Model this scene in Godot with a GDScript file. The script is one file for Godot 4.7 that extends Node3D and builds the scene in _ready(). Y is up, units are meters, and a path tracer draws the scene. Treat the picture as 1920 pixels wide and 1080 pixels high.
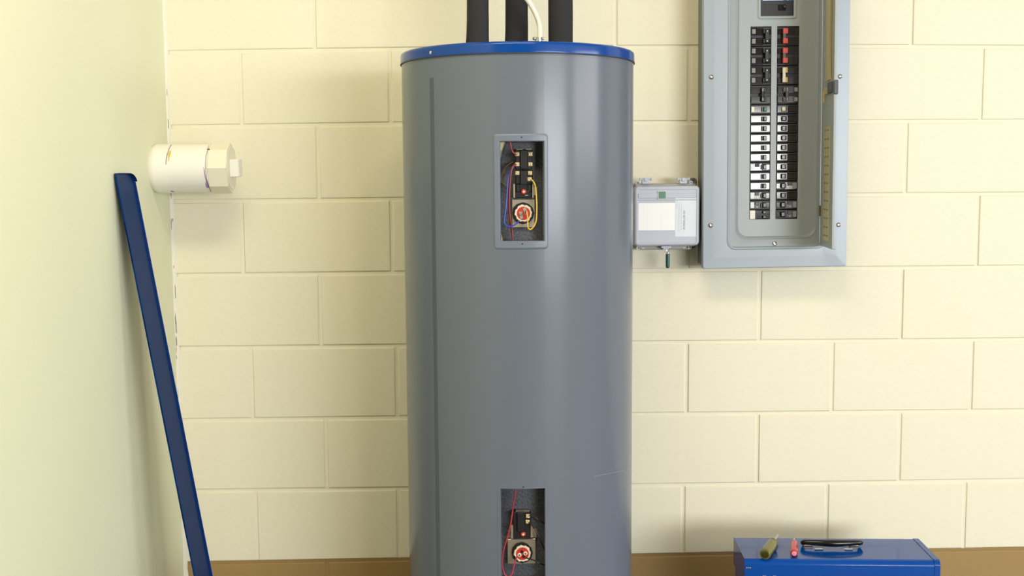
extends Node3D
# Utility room: grey water heater, breaker panel, timer box, leaning blue panel, pipe stub, toolbox.
# x runs right along the back wall from the corner, y is up from the floor, z comes out of the back wall.

const ROOM := Vector3(8.4, 3.0, 8.0)
const EYE := Vector3(0.8302, 1.2845, 3.0821)
const LOOK := Vector3(-0.101066, -0.031687, -0.006750)
const FOCAL := 2100.0
const COURSE := 0.2032

var rng := RandomNumberGenerator.new()
var eye_basis := Basis()
var M := {}
var taken := {}

# ---------------------------------------------------------------- mesh collector
class Shape:
	var t := PackedVector3Array()   # triangles, counter-clockwise seen from the front
	var uv := PackedVector2Array()
	var soft := 0.80

	func tri(a: Vector3, b: Vector3, c: Vector3) -> void:
		t.append(a); t.append(b); t.append(c)

	func quad(a: Vector3, b: Vector3, c: Vector3, d: Vector3) -> void:
		tri(a, b, c); tri(a, c, d)

	func add(o: Shape, x := Transform3D()) -> void:
		for p in o.t:
			t.append(x * p)

	func box(c: Vector3, s: Vector3, bev := 0.0, x := Transform3D()) -> void:
		var h := s * 0.5
		var b := minf(bev, minf(h.x, minf(h.y, h.z)) * 0.9)
		if b <= 0.0:
			var q := []
			for i in 8:
				q.append(x * (c + Vector3(h.x * (1 if i & 1 else -1), h.y * (1 if i & 2 else -1), h.z * (1 if i & 4 else -1))))
			quad(q[4], q[5], q[7], q[6]); quad(q[1], q[0], q[2], q[3])
			quad(q[5], q[1], q[3], q[7]); quad(q[0], q[4], q[6], q[2])
			quad(q[6], q[7], q[3], q[2]); quad(q[0], q[1], q[5], q[4])
			return
		for axis in 3:
			for s1 in [-1.0, 1.0]:
				var u := (axis + 1) % 3
				var w := (axis + 2) % 3
				var f := []
				for k in [[-1, -1], [1, -1], [1, 1], [-1, 1]]:
					var p := Vector3()
					p[axis] = h[axis] * s1
					p[u] = (h[u] - b) * k[0]
					p[w] = (h[w] - b) * k[1]
					f.append(x * (c + p))
				if s1 > 0: quad(f[0], f[1], f[2], f[3])
				else: quad(f[3], f[2], f[1], f[0])
				for s2 in [-1.0, 1.0]:      # edge between +-axis and +-u, running along w
					var e := []
					for k in [-1.0, 1.0]:
						var p1 := Vector3(); var p2 := Vector3()
						p1[axis] = h[axis] * s1; p1[u] = (h[u] - b) * s2; p1[w] = (h[w] - b) * k
						p2[axis] = (h[axis] - b) * s1; p2[u] = h[u] * s2; p2[w] = (h[w] - b) * k
						e.append(x * (c + p1)); e.append(x * (c + p2))
					if s1 * s2 > 0: quad(e[0], e[1], e[3], e[2])
					else: quad(e[2], e[3], e[1], e[0])
		for i in 8:
			var sg := Vector3(1 if i & 1 else -1, 1 if i & 2 else -1, 1 if i & 4 else -1)
			var n := []
			for axis in 3:
				var p := (h - Vector3(b, b, b)) * sg
				p[axis] = h[axis] * sg[axis]
				n.append(x * (c + p))
			if sg.x * sg.y * sg.z > 0: tri(n[0], n[1], n[2])
			else: tri(n[0], n[2], n[1])

	# closed loops of equal length, skinned one to the next
	func loft(loops: Array, close := true) -> void:
		for k in loops.size() - 1:
			var a: PackedVector3Array = loops[k]
			var b: PackedVector3Array = loops[k + 1]
			for i in a.size() if close else a.size() - 1:
				var j := (i + 1) % a.size()
				quad(a[i], a[j], b[j], b[i])

	func fan(loop: PackedVector3Array, flip := false) -> void:
		var c := Vector3()
		for p in loop: c += p
		c /= loop.size()
		for i in loop.size():
			var j := (i + 1) % loop.size()
			if flip: tri(c, loop[j], loop[i])
			else: tri(c, loop[i], loop[j])

	# profile of (radius, height) turned round the y axis of x
	func lathe(prof: Array, n: int, x := Transform3D(), phase := 0.0) -> void:
		var loops := []
		for p in prof:
			var l := PackedVector3Array()
			for i in n:
				var a := phase + TAU * i / n
				l.append(x * Vector3(cos(a) * p[0], p[1], -sin(a) * p[0]))
			loops.append(l)
		loft(loops)

	func tube(pts: PackedVector3Array, radii: Array, n := 10) -> void:
		var loops := []
		var side := Vector3()
		for i in pts.size():
			var d := (pts[mini(i + 1, pts.size() - 1)] - pts[maxi(i - 1, 0)]).normalized()
			if side == Vector3():
				side = d.cross(Vector3(0.13, 0.2, 0.97)).normalized()
			side = (side - d * side.dot(d)).normalized()
			var up := d.cross(side)
			var r: float = radii[mini(i, radii.size() - 1)]
			var l := PackedVector3Array()
			for k in n:
				var a := TAU * k / n
				l.append(pts[i] + (side * cos(a) + up * sin(a)) * r)
			loops.append(l)
		loft(loops)
		fan(loops[0], true)
		fan(loops[-1])

	# flat outline in x/y pushed to depth (front at z1), hole-free
	func slab(poly: PackedVector2Array, z0: float, z1: float, bev := 0.0, x := Transform3D()) -> void:
		var loops := []
		var rims := [[0.0, z0], [0.0, z1 - bev], [bev, z1]] if bev > 0 else [[0.0, z0], [0.0, z1]]
		var c := Vector2()
		for p in poly: c += p
		c /= poly.size()
		for r in rims:
			var l := PackedVector3Array()
			for p in poly:
				var d: Vector2 = (p - c)
				var k: float = 1.0 - r[0] / maxf(d.length(), 1e-5)
				var q := c + d * k
				l.append(x * Vector3(q.x, q.y, r[1]))
			loops.append(l)
		loft(loops)
		fan(loops[-1])
		fan(loops[0], true)

	func mesh() -> ArrayMesh:
		var at := {}
		var fn := PackedVector3Array()
		for i in range(0, t.size(), 3):
			var n := (t[i + 1] - t[i]).cross(t[i + 2] - t[i])
			fn.append(n)
			for k in 3:
				var key := Vector3i((t[i + k] * 20000.0).round())
				if at.has(key): at[key].append(i / 3)
				else: at[key] = PackedInt32Array([i / 3])
		var v := PackedVector3Array()
		var nn := PackedVector3Array()
		var tu := PackedVector2Array()
		for f in fn.size():
			var n0 := fn[f].normalized()
			for k in [0, 2, 1]:
				var p := t[f * 3 + k]
				var s := Vector3()
				for g in at[Vector3i((p * 20000.0).round())]:
					if fn[g].normalized().dot(n0) > soft: s += fn[g]
				v.append(p)
				nn.append(s.normalized() if s.length() > 1e-14 else n0)
				if uv.size(): tu.append(uv[f * 3 + k])
		var a := []
		a.resize(Mesh.ARRAY_MAX)
		a[Mesh.ARRAY_VERTEX] = v
		a[Mesh.ARRAY_NORMAL] = nn
		if uv.size(): a[Mesh.ARRAY_TEX_UV] = tu
		var m := ArrayMesh.new()
		m.add_surface_from_arrays(Mesh.PRIMITIVE_TRIANGLES, a)
		return m

# ---------------------------------------------------------------- naming helpers
func numbered(called: String, parent: Node) -> String:
	var key := str(parent.get_instance_id()) + called
	taken[key] = taken.get(key, -1) + 1
	return called if taken[key] == 0 else "%s_%03d" % [called, taken[key]]

func part(called: String, s, m: Material, parent: Node = self, label := "") -> MeshInstance3D:
	var o := MeshInstance3D.new()
	o.name = numbered(called, parent)
	o.mesh = s.mesh() if s is Shape else s
	o.material_override = m
	parent.add_child(o, true)
	if label: o.set_meta("label", label)
	return o

func thing(called: String, label: String, category: String, at_ := Vector3(), group := "") -> Node3D:
	var o := Node3D.new()
	o.name = numbered(called, self)
	o.position = at_
	add_child(o, true)
	tag(o, label, category, group)
	return o

func tag(o: Node3D, label: String, category := "", group := "", kind := "") -> Node3D:
	o.set_meta("label", label)
	if category: o.set_meta("category", category)
	if group: o.set_meta("group", group)
	if kind: o.set_meta("kind", kind)
	return o

func structure(o: Node3D, label: String, category: String) -> Node3D:
	return tag(o, label, category, "", "structure")

# a point of the room measured in the photograph: seen at pixel (px, py), on the plane z / y
func at(px: float, py: float, z: float) -> Vector3:
	var d := eye_basis * Vector3((px - 960.0) / FOCAL, (540.0 - py) / FOCAL, -1.0)
	return EYE + d * ((z - EYE.z) / d.z)

func at_height(px: float, py: float, y: float) -> Vector3:
	var d := eye_basis * Vector3((px - 960.0) / FOCAL, (540.0 - py) / FOCAL, -1.0)
	return EYE + d * ((y - EYE.y) / d.y)

func curve(pts: Array, step := 6) -> PackedVector3Array:
	var r := PackedVector3Array()
	for i in pts.size() - 1:
		var a: Vector3 = pts[maxi(i - 1, 0)]
		var b: Vector3 = pts[i]
		var c: Vector3 = pts[i + 1]
		var d: Vector3 = pts[mini(i + 2, pts.size() - 1)]
		for k in step:
			r.append(b.cubic_interpolate(c, a, d, float(k) / step))
	r.append(pts[-1])
	return r

func rounded(x0: float, y0: float, x1: float, y1: float, r: float, n := 5) -> PackedVector2Array:
	var o := PackedVector2Array()
	for k in [[x1 - r, y0 + r, -PI / 2], [x1 - r, y1 - r, 0.0], [x0 + r, y1 - r, PI / 2], [x0 + r, y0 + r, PI]]:
		for i in n + 1:
			var a: float = k[2] + PI / 2 * i / n
			o.append(Vector2(k[0] + cos(a) * r, k[1] + sin(a) * r))
	return o

func lift(poly: PackedVector2Array, z: float) -> PackedVector3Array:
	var o := PackedVector3Array()
	for p in poly: o.append(Vector3(p.x, p.y, z))
	return o

# ---------------------------------------------------------------- materials
func mat(c: Color, rough := 0.5, metal := 0.0, spec := 0.5) -> StandardMaterial3D:
	var m := StandardMaterial3D.new()
	m.albedo_color = c
	m.roughness = rough
	m.metallic = metal
	m.metallic_specular = spec
	return m

func rgb(r: int, g: int, b: int) -> Color:
	return Color(r / 255.0, g / 255.0, b / 255.0)

func noise_tex(freq: float, oct: int, size := 512, seed_ := 1, ramp: Gradient = null) -> NoiseTexture2D:
	var n := FastNoiseLite.new()
	n.seed = seed_
	n.frequency = freq
	n.fractal_octaves = oct
	var t := NoiseTexture2D.new()
	t.width = size
	t.height = size
	t.seamless = true
	t.noise = n
	if ramp: t.color_ramp = ramp
	return t

func ramp(a: Color, b: Color) -> Gradient:
	var g := Gradient.new()
	g.set_color(0, a)
	g.set_color(1, b)
	return g

func bump(m: StandardMaterial3D, t: Texture2D, cm: float, per_metre: Vector3) -> void:
	m.heightmap_enabled = true
	m.heightmap_texture = t
	m.heightmap_scale = cm
	m.uv1_triplanar = true
	m.uv1_world_triplanar = true
	m.uv1_scale = per_metre

func materials() -> void:
	var grain := noise_tex(0.03, 4, 512, 3)
	var fine := noise_tex(0.06, 3, 512, 7)
	var mottle := noise_tex(0.008, 3, 512, 11, ramp(Color(0.985, 0.985, 0.98), Color(1, 1, 1)))
	M.block = mat(rgb(235, 229, 206), 0.55, 0.0, 0.35)
	M.block.albedo_texture = mottle
	bump(M.block, grain, 0.003, Vector3(9.0, 16.0, 9.0))
	M.joint = M.block.duplicate()
	M.brown = mat(rgb(160, 132, 86), 0.55, 0.0, 0.3)
	bump(M.brown, grain, 0.012, Vector3(9.0, 16.0, 9.0))
	M.plaster = mat(rgb(230, 231, 201), 0.5, 0.0, 0.4)
	bump(M.plaster, fine, 0.02, Vector3(4, 4, 4))
	M.room = mat(rgb(128, 122, 108), 0.7)  # for walls out of view, kept dark so they bounce little light
	M.ceiling = mat(rgb(180, 177, 168), 0.8)
	M.floor = mat(rgb(118, 110, 97), 0.5)
	M.floor.albedo_texture = noise_tex(0.02, 4, 512, 5, ramp(Color(0.8, 0.8, 0.8), Color(1, 1, 1)))
	M.floor.uv1_triplanar = true
	M.floor.uv1_world_triplanar = true
	M.caulk = mat(rgb(232, 228, 212), 0.6)
	M.crack = mat(rgb(70, 62, 50), 0.9)
	M.jacket = mat(rgb(102, 109, 121), 0.2, 0.0, 0.34)
	bump(M.jacket, noise_tex(0.012, 2, 512, 21), 0.012, Vector3(2, 1.2, 2))
	M.jacket_frame = mat(rgb(111, 119, 135), 0.3, 0.0, 0.4)
	M.blue = mat(rgb(8, 64, 142), 0.16, 0.0, 0.42)
	M.tool_blue = mat(rgb(0, 70, 156), 0.14, 0.0, 0.36)
	M.tool_blue.clearcoat_enabled = true
	M.tool_blue.clearcoat = 0.25
	M.tool_blue.clearcoat_roughness = 0.06
	M.strip_blue = mat(rgb(6, 46, 98), 0.4, 0.0, 0.16)
	M.strip_lit_edge = mat(rgb(12, 48, 122), 0.25, 0.0, 0.4)  # brighter blue that stands for light along the folded edge
	M.foam = mat(rgb(54, 53, 55), 0.95, 0.0, 0.2)
	bump(M.foam, fine, 0.08, Vector3(14, 14, 14))
	M.white_cable = mat(rgb(236, 228, 208), 0.4)
	M.zinc = mat(rgb(188, 186, 180), 0.3, 0.9)
	M.chrome = mat(rgb(225, 224, 222), 0.14, 1.0)
	M.brass = mat(rgb(232, 206, 146), 0.3, 0.55)
	M.bright = mat(rgb(240, 230, 206), 0.3, 0.35)
	M.nickel = mat(rgb(190, 178, 158), 0.35, 0.85)
	M.tank = mat(rgb(112, 116, 126), 0.45)
	M.tank.albedo_texture = noise_tex(0.05, 4, 512, 9, ramp(Color(0.55, 0.55, 0.55), Color(1, 1, 1)))
	M.tank.uv1_triplanar = true
	M.tank.uv1_scale = Vector3(6, 6, 6)
	M.insulation = mat(rgb(226, 212, 160), 0.95)
	bump(M.insulation, fine, 0.3, Vector3(20, 20, 20))
	M.black = mat(rgb(24, 23, 25), 0.42, 0.0, 0.45)
	M.gloss_black = mat(rgb(17, 17, 18), 0.22, 0.0, 0.5)
	M.breaker_face = mat(rgb(30, 28, 28), 0.08, 0.0, 0.55)
	M.dark = mat(rgb(40, 38, 36), 0.5)
	M.red = mat(rgb(190, 44, 34), 0.4)
	M.red_wire = mat(rgb(160, 30, 48), 0.4)
	M.maroon_wire = mat(rgb(112, 34, 44), 0.4)
	M.blue_wire = mat(rgb(44, 66, 170), 0.4)
	M.yellow_wire = mat(rgb(206, 172, 40), 0.4)
	M.black_wire = mat(rgb(20, 20, 22), 0.4)
	M.brown_wire = mat(rgb(104, 84, 40), 0.5)
	M.ceramic = mat(rgb(226, 214, 190), 0.6)
	M.pvc = mat(rgb(240, 237, 228), 0.34, 0.0, 0.5)
	M.pvc_cap = mat(rgb(234, 229, 206), 0.3, 0.0, 0.5)
	M.purple = mat(rgb(166, 138, 190), 0.6)
	M.mauve = mat(rgb(160, 140, 150), 0.6)
	M.yellow_ink = mat(rgb(232, 186, 60), 0.6)
	M.ink = mat(rgb(48, 42, 40), 0.7)
	M.timer = mat(rgb(192, 196, 208), 0.42, 0.0, 0.45)
	M.timer_base = mat(rgb(158, 156, 152), 0.5)
	M.timer_dark = mat(rgb(120, 118, 120), 0.5)
	M.paper = mat(rgb(252, 252, 250), 0.6)
	M.label = mat(rgb(222, 228, 236), 0.4)
	M.label_ink = mat(rgb(120, 126, 136), 0.7)
	M.faint_ink = mat(rgb(196, 202, 210), 0.7)
	M.green = mat(rgb(34, 84, 78), 0.35)
	M.green_lens = mat(rgb(92, 136, 118), 0.15)
	M.lens_rim = mat(rgb(196, 200, 184), 0.4)
	M.panel = mat(rgb(161, 171, 182), 0.34, 0.0, 0.5)
	M.pan = mat(rgb(156, 164, 170), 0.36, 0.0, 0.5)
	M.matte_label = mat(rgb(42, 40, 38), 0.7, 0.0, 0.2)
	M.rating_ink = mat(rgb(74, 72, 68), 0.7, 0.0, 0.2)
	M.deep = mat(rgb(20, 20, 22), 0.8)
	M.handle_red = mat(rgb(208, 62, 44), 0.4)
	M.handle_grey = mat(rgb(84, 82, 80), 0.45)
	M.handle_white = mat(rgb(226, 220, 200), 0.45)
	M.handle_yellow = mat(rgb(206, 176, 84), 0.45)
	M.lever_green = mat(rgb(26, 96, 62), 0.35)
	M.sticker = mat(rgb(236, 232, 222), 0.6)
	M.grey_print = mat(rgb(140, 138, 140), 0.6)
	M.breaker_blue = mat(rgb(20, 78, 150), 0.4)
	M.directory = mat(rgb(196, 188, 150), 0.7)
	M.kraft = mat(rgb(190, 150, 80), 0.7)
	M.olive = mat(rgb(104, 100, 34), 0.2, 0.0, 0.5)
	M.olive_dark = mat(rgb(58, 56, 22), 0.25)
	M.ruby = mat(rgb(200, 40, 62), 0.15)
	M.pink = mat(rgb(236, 150, 166), 0.2)
	M.frame = mat(rgb(232, 230, 224), 0.5)
	M.pane = mat(rgb(240, 240, 236), 0.6)  # glowing surface of the unseen windows and ceiling panel
	M.pane.emission_enabled = true
	M.pane.emission = rgb(255, 250, 240)
	M.pane.emission_energy_multiplier = 0.6
	M.door = mat(rgb(96, 84, 72), 0.5)

# ---------------------------------------------------------------- main
func _ready() -> void:
	rng.seed = 20
	eye_basis = Basis.from_euler(LOOK)
	var cam := Camera3D.new()
	cam.name = "camera"
	cam.position = EYE
	cam.rotation = LOOK
	cam.fov = rad_to_deg(2.0 * atan(540.0 / FOCAL))
	cam.near = 0.05
	cam.far = 60.0
	cam.current = true
	add_child(cam)
	var env := Environment.new()
	env.background_mode = Environment.BG_COLOR
	env.background_color = Color(0.75, 0.82, 0.9)
	env.tonemap_mode = Environment.TONE_MAPPER_LINEAR
	env.tonemap_exposure = 1.03
	env.sdfgi_enabled = true
	env.ssao_enabled = true
	env.ssil_enabled = true
	var we := WorldEnvironment.new()
	we.name = "world_environment"
	we.environment = env
	add_child(we)
	# area lights out of view, placed to light the walls, heater and breakers
	unseen_light("unseen_window_light", Vector3(6.10, 1.40, ROOM.z - 0.03), Vector3(0, 0, 0), Vector2(4.1, 1.4), 44.0, rgb(246, 251, 255))
	unseen_light("unseen_narrow_window_light", Vector3(3.44, 1.455, ROOM.z - 0.03), Vector3(0, 0, 0), Vector2(0.78, 0.80), 5.2, rgb(255, 254, 251))
	unseen_light("unseen_side_window_light", Vector3(ROOM.x - 0.03, 2.0, 3.9), Vector3(0, PI / 2, 0), Vector2(4.4, 1.2), 17.0, rgb(251, 252, 255))
	unseen_light("unseen_ceiling_panel_light", Vector3(0.75, ROOM.y - 0.075, 2.0), Vector3(-PI / 2, 0, 0), Vector2(1.16, 0.56), 3.7, rgb(254, 239, 204))
	materials()
	shell()
	back_wall()
	heater()
	pipes()
	timer_box()
	breaker_panel()
	pvc_stub()
	leaning_strip()
	toolbox()

func unseen_light(called: String, where: Vector3, turn: Vector3, size: Vector2, energy: float, c: Color) -> void:
	var l := AreaLight3D.new()
	l.name = called
	l.position = where
	l.rotation = turn
	l.area_size = size
	l.area_normalize_energy = true
	l.light_energy = energy
	l.light_color = c
	l.set("area_range", 20.0)
	l.shadow_enabled = true
	add_child(l)

# ---------------------------------------------------------------- room
func shell() -> void:
	var f := Shape.new()
	f.box(Vector3(ROOM.x / 2, -0.1, ROOM.z / 2), Vector3(ROOM.x + 0.4, 0.2, ROOM.z + 0.4))
	structure(part("floor", f, M.floor), "grey concrete floor of the utility room", "floor")
	var c := Shape.new()
	c.box(Vector3(ROOM.x / 2, ROOM.y + 0.1, ROOM.z / 2), Vector3(ROOM.x + 0.4, 0.2, ROOM.z + 0.4))
	structure(part("ceiling", c, M.ceiling), "white painted ceiling of the utility room", "ceiling")
	# left wall, smooth plaster, with the caulk bead in the corner
	var l := Shape.new()
	l.box(Vector3(-0.1, ROOM.y / 2, 1.2), Vector3(0.2, ROOM.y, 2.8))
	var lf := Shape.new()
	lf.box(Vector3(-0.1, ROOM.y / 2, (ROOM.z + 2.8) / 2), Vector3(0.2, ROOM.y, ROOM.z - 2.4))
	structure(part("unseen_wall_left_far", lf, M.room), "unseen left wall behind the camera, kept dark to limit bounced light", "wall")  # out of view, toned dark to weaken the bounced light
	var wl := part("wall_left", l, M.plaster)
	structure(wl, "smooth pale yellow plaster wall at the left", "wall")
	var bead := Shape.new()
	var cut := Shape.new()
	var rows := []
	var y := 0.02
	while y < ROOM.y:
		var w := 0.0082 + rng.randf_range(-0.0020, 0.0020)
		var push := 0.0 + rng.randf_range(0.0, 0.0025)
		if y < 1.24: w += 0.002
		rows.append(PackedVector3Array([Vector3(0.0, y, 0.004 + push), Vector3(0.003 + push * 0.4, y, 0.0045), Vector3(w * 0.7, y, 0.0032), Vector3(w, y, -0.001)]))
		y += 0.013
	bead.loft(rows, false)
	part("caulk_bead", bead, M.caulk, wl, "uneven white caulk bead down the corner")
	for k in 22:
		var y0 := rng.randf_range(0.25, 1.75)
		var h := rng.randf_range(0.008, 0.05)
		var x0 := rng.randf_range(0.0012, 0.0055)
		var wd := rng.randf_range(0.0005, 0.0013)
		var z := 0.0062 - x0 * 0.25
		cut.quad(Vector3(x0, y0, z), Vector3(x0 + wd, y0 + h * 0.1, z), Vector3(x0 + wd * 0.6, y0 + h, z), Vector3(x0 - wd * 0.4, y0 + h * 0.8, z))
	var cr := part("crack", cut, M.crack, wl, "thin dark cracks in the caulk")
	cr.set_meta("kind", "stuff")
	# right wall, out of view, with the unseen side window
	var r := Shape.new()
	wall_with_hole(r, ROOM.x, ROOM.z, 1.65, 6.15, 1.35, 2.65)
	structure(part("wall_right", r, M.room), "dark wall at the right, out of view, with an unseen window", "wall")
	var fr := Shape.new()
	wall_with_holes_front(fr, [[2.99, 3.89, 1.00, 1.91], [4.0, 8.2, 0.65, 2.15]])
	structure(part("wall_front", fr, M.room), "dark wall behind the camera, out of view, with two unseen windows", "wall")
	window("window_1", Vector3(6.10, 1.40, ROOM.z + 0.08), Vector2(4.2, 1.5), 0.0, "unseen wide window behind the camera, placed to light the back wall and heater from the right")  # out of view, sized and placed for light from the right front
	var lamp := thing("unseen_ceiling_light", "unseen light panel on the ceiling, placed to light the wall left of the heater", "ceiling light", Vector3(0.75, ROOM.y - 0.06, 2.0))  # out of view, placed to light the wall left of the heater
	var lfr := Shape.new()
	for e in [-1, 1]:
		lfr.box(Vector3(e * 0.595, 0.03, 0), Vector3(0.03, 0.06, 0.62), 0.004)
		lfr.box(Vector3(0, 0.03, e * 0.295), Vector3(1.16, 0.06, 0.03), 0.004)
	part("frame", lfr, M.frame, lamp)
	var dif := Shape.new()
	dif.box(Vector3(0, 0.02, 0), Vector3(1.16, 0.012, 0.56))
	part("diffuser", dif, M.pane, lamp)
	window("window_3", Vector3(3.44, 1.455, ROOM.z + 0.08), Vector2(0.90, 0.91), 0.0, "unseen small window behind the camera, placed to reflect in the breaker faces")  # out of view, placed so the breaker faces mirror it
	window("window_2", Vector3(ROOM.x + 0.08, 2.0, 3.9), Vector2(4.5, 1.3), PI / 2, "unseen wide window in the right wall, placed to light the left wall and the heater lid")  # out of view, placed for the lid highlight and the left wall

func wall_with_hole(s: Shape, x: float, zmax: float, z0: float, z1: float, y0: float, y1: float) -> void:
	var d := 0.2
	s.box(Vector3(x + d / 2, ROOM.y / 2, (z0 - 0.2) / 2), Vector3(d, ROOM.y, z0 + 0.2))
	s.box(Vector3(x + d / 2, ROOM.y / 2, (z1 + zmax + 0.2) / 2), Vector3(d, ROOM.y, zmax + 0.2 - z1))
	s.box(Vector3(x + d / 2, y0 / 2, (z0 + z1) / 2), Vector3(d, y0, z1 - z0))
	s.box(Vector3(x + d / 2, (y1 + ROOM.y) / 2, (z0 + z1) / 2), Vector3(d, ROOM.y - y1, z1 - z0))

func wall_with_holes_front(s: Shape, holes: Array) -> void:
	var d := 0.2
	var z := ROOM.z + d / 2
	var x := -0.2
	for h in holes:
		s.box(Vector3((x + h[0]) / 2, ROOM.y / 2, z), Vector3(h[0] - x, ROOM.y, d))
		s.box(Vector3((h[0] + h[1]) / 2, h[2] / 2, z), Vector3(h[1] - h[0], h[2], d))
		s.box(Vector3((h[0] + h[1]) / 2, (h[3] + ROOM.y) / 2, z), Vector3(h[1] - h[0], ROOM.y - h[3], d))
		x = h[1]
	s.box(Vector3((x + ROOM.x) / 2, ROOM.y / 2, z), Vector3(ROOM.x - x, ROOM.y, d))

func window(called: String, where: Vector3, size: Vector2, turn: float, label: String) -> void:  # light opening out of view, with a glowing pane
	var n := Node3D.new()
	n.name = called
	n.position = where
	n.rotation.y = turn
	add_child(n)
	structure(n, label, "window")
	var f := Shape.new()
	var w := 0.05
	for s in [-1, 1]:
		f.box(Vector3(s * (size.x - w) / 2, 0, 0), Vector3(w, size.y, 0.06), 0.004)
		f.box(Vector3(0, s * (size.y - w) / 2, 0), Vector3(size.x - 2 * w, w, 0.06), 0.004)
	part("window_frame", f, M.frame, n)
	var p := Shape.new()
	p.box(Vector3(0, 0, 0.01), Vector3(size.x - 2 * w, size.y - 2 * w, 0.012))
	part("pane", p, M.pane, n)

# height of the bed joint under course r at x: the courses run slightly out of level
func bed(r: int, x: float) -> float:
	var ideal := ROOM_TOP - r * COURSE
	if LEVEL.has(r):
		var k: Array = LEVEL[r]
		for i in k.size() - 1:
			if x <= k[i + 1][0] or i == k.size() - 2:
				var f := clampf((x - k[i][0]) / (k[i + 1][0] - k[i][0]), 0.0, 1.0)
				return ideal + lerpf(k[i][1], k[i + 1][1], f)
	return ideal

const ROOM_TOP := 1.6256
const LEVEL := {
	0: [[0.1, -0.009], [0.6, -0.001], [1.85, 0.0028], [2.35, -0.0032]],
	1: [[0.0, -0.004], [0.6, 0.0015], [2.2, 0.0]],
	2: [[0.2, -0.002], [0.62, 0.001], [1.9, 0.003], [2.3, 0.0018]],
	3: [[0.0, 0.0], [0.6, 0.0015], [1.27, 0.001], [2.35, 0.0015]],
	4: [[0.0, 0.002], [0.62, 0.001], [1.25, 0.002], [2.3, -0.0015]],
	5: [[0.0, 0.002], [0.62, 0.002], [1.25, 0.002], [2.35, -0.003]],
	6: [[0.0, 0.004], [0.62, 0.002], [1.25, 0.0], [2.35, -0.002]],
}
const JOINT_SHIFT := {   # some head joints sit a few millimetres off the module
	"0:0": 0.002, "0:2": -0.0025, "0:10": -0.003, "1:1": 0.002, "1:9": -0.005, "2:0": -0.006, "2:2": -0.005,
	"3:1": -0.002, "3:9": -0.006, "4:0": 0.0075, "4:2": 0.002, "4:8": 0.006, "4:10": -0.003, "5:1": 0.005,
	"6:0": 0.008, "6:2": 0.0, "6:6": -0.006, "6:8": -0.001, "6:10": -0.009,
}

func back_wall() -> void:
	var core := Shape.new()
	core.box(Vector3(ROOM.x / 2, ROOM.y / 2, -0.1035), Vector3(ROOM.x + 0.4, ROOM.y, 0.199))
	var w := part("wall_back", core, M.joint)
	structure(w, "cream painted concrete block wall with a brown painted bottom course", "wall")
	var rest := Shape.new()
	var rest_brown := Shape.new()
	for r in range(-5, 8):
		var edges := [0.0]
		var off := 0 if posmod(r, 2) == 0 else 1
		var u := off
		while true:
			var x: float = 0.1971 + u * COURSE + JOINT_SHIFT.get("%d:%d" % [r, u], 0.0)
			if x > ROOM.x - 0.05: break
			if x > 0.03: edges.append(x)
			u += 2
		edges.append(ROOM.x)
		for i in edges.size() - 1:
			var x0: float = edges[i] + (0.0048 if i > 0 else 0.0)
			var x1: float = edges[i + 1] - (0.0048 if i < edges.size() - 2 else 0.0)
			var g := 0.0046
			var b := [bed(r + 1, x0) + g, bed(r + 1, x1) + g, bed(r, x1) - g, bed(r, x0) - g]
			if r == 7:
				b[0] = 0.0; b[1] = 0.0
			if r == -5:
				b[2] = ROOM.y; b[3] = ROOM.y
			var s := block(x0, x1, b, 0.0 + rng.randf_range(-0.0006, 0.0006))
			if x0 < 2.42 and r >= -2:
				var o := part("concrete_block", s, M.brown if r == 7 else M.block, w)
				if r == 7: o.set_meta("label", "brown painted concrete block")
			elif r == 7:
				rest_brown.add(s)
			else:
				rest.add(s)
	var bj := Shape.new()
	bj.box(Vector3(ROOM.x / 2, 0.0985, -0.005), Vector3(ROOM.x, 0.197, 0.0036))
	part("painted_joint", bj, M.brown, w, "brown painted mortar between the bottom blocks")
	part("blockwork", rest_brown, M.brown, w, "brown painted blocks further right").set_meta("kind", "stuff")
	part("blockwork", rest, M.block, w).set_meta("kind", "stuff")
	# the brown paint runs up to a wavy hand-cut line over the bed joint
	var edge := Shape.new()
	var n := 150
	var lo := PackedVector3Array()
	var hi := PackedVector3Array()
	var fn := FastNoiseLite.new()
	fn.seed = 4
	fn.frequency = 4.0
	for i in n + 1:
		var x := ROOM.x * i / n
		var top := 0.2032 + 0.0048 + 0.0016 * fn.get_noise_1d(x) + 0.0018 * fn.get_noise_1d(x * 0.3 + 7.0)
		top += lerpf(0.0015, -0.001, clampf((x - 0.1) / 2.2, 0, 1))
		lo.append(Vector3(x, 0.1975, -0.0035))
		hi.append(Vector3(x, top, -0.0018))
	edge.loft([lo, hi], false)
	part("paint_edge", edge, M.brown, w, "wavy upper edge of the brown paint")

# one block: face at z, chamfered edges, sides running back into the mortar
func block(x0: float, x1: float, b: Array, z: float) -> Shape:
	var s := Shape.new()
	s.soft = 0.6
	var c := 0.0035
	var loops := []
	for k in [[0.0, -0.006], [0.0, z - c * 0.8], [c * 0.35, z - c * 0.25], [c * 1.1, z]]:
		var e: float = k[0]
		loops.append(PackedVector3Array([Vector3(x0 + e, b[0] + e, k[1]), Vector3(x1 - e, b[1] + e, k[1]), Vector3(x1 - e, b[2] - e, k[1]), Vector3(x0 + e, b[3] - e, k[1])]))
	s.loft(loops)
	var f: PackedVector3Array = loops[-1]
	s.quad(f[0], f[1], f[2], f[3])
	return s

# ---------------------------------------------------------------- water heater
const HX := 0.932
const HZ := 0.39
const HR := 0.2735

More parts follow.
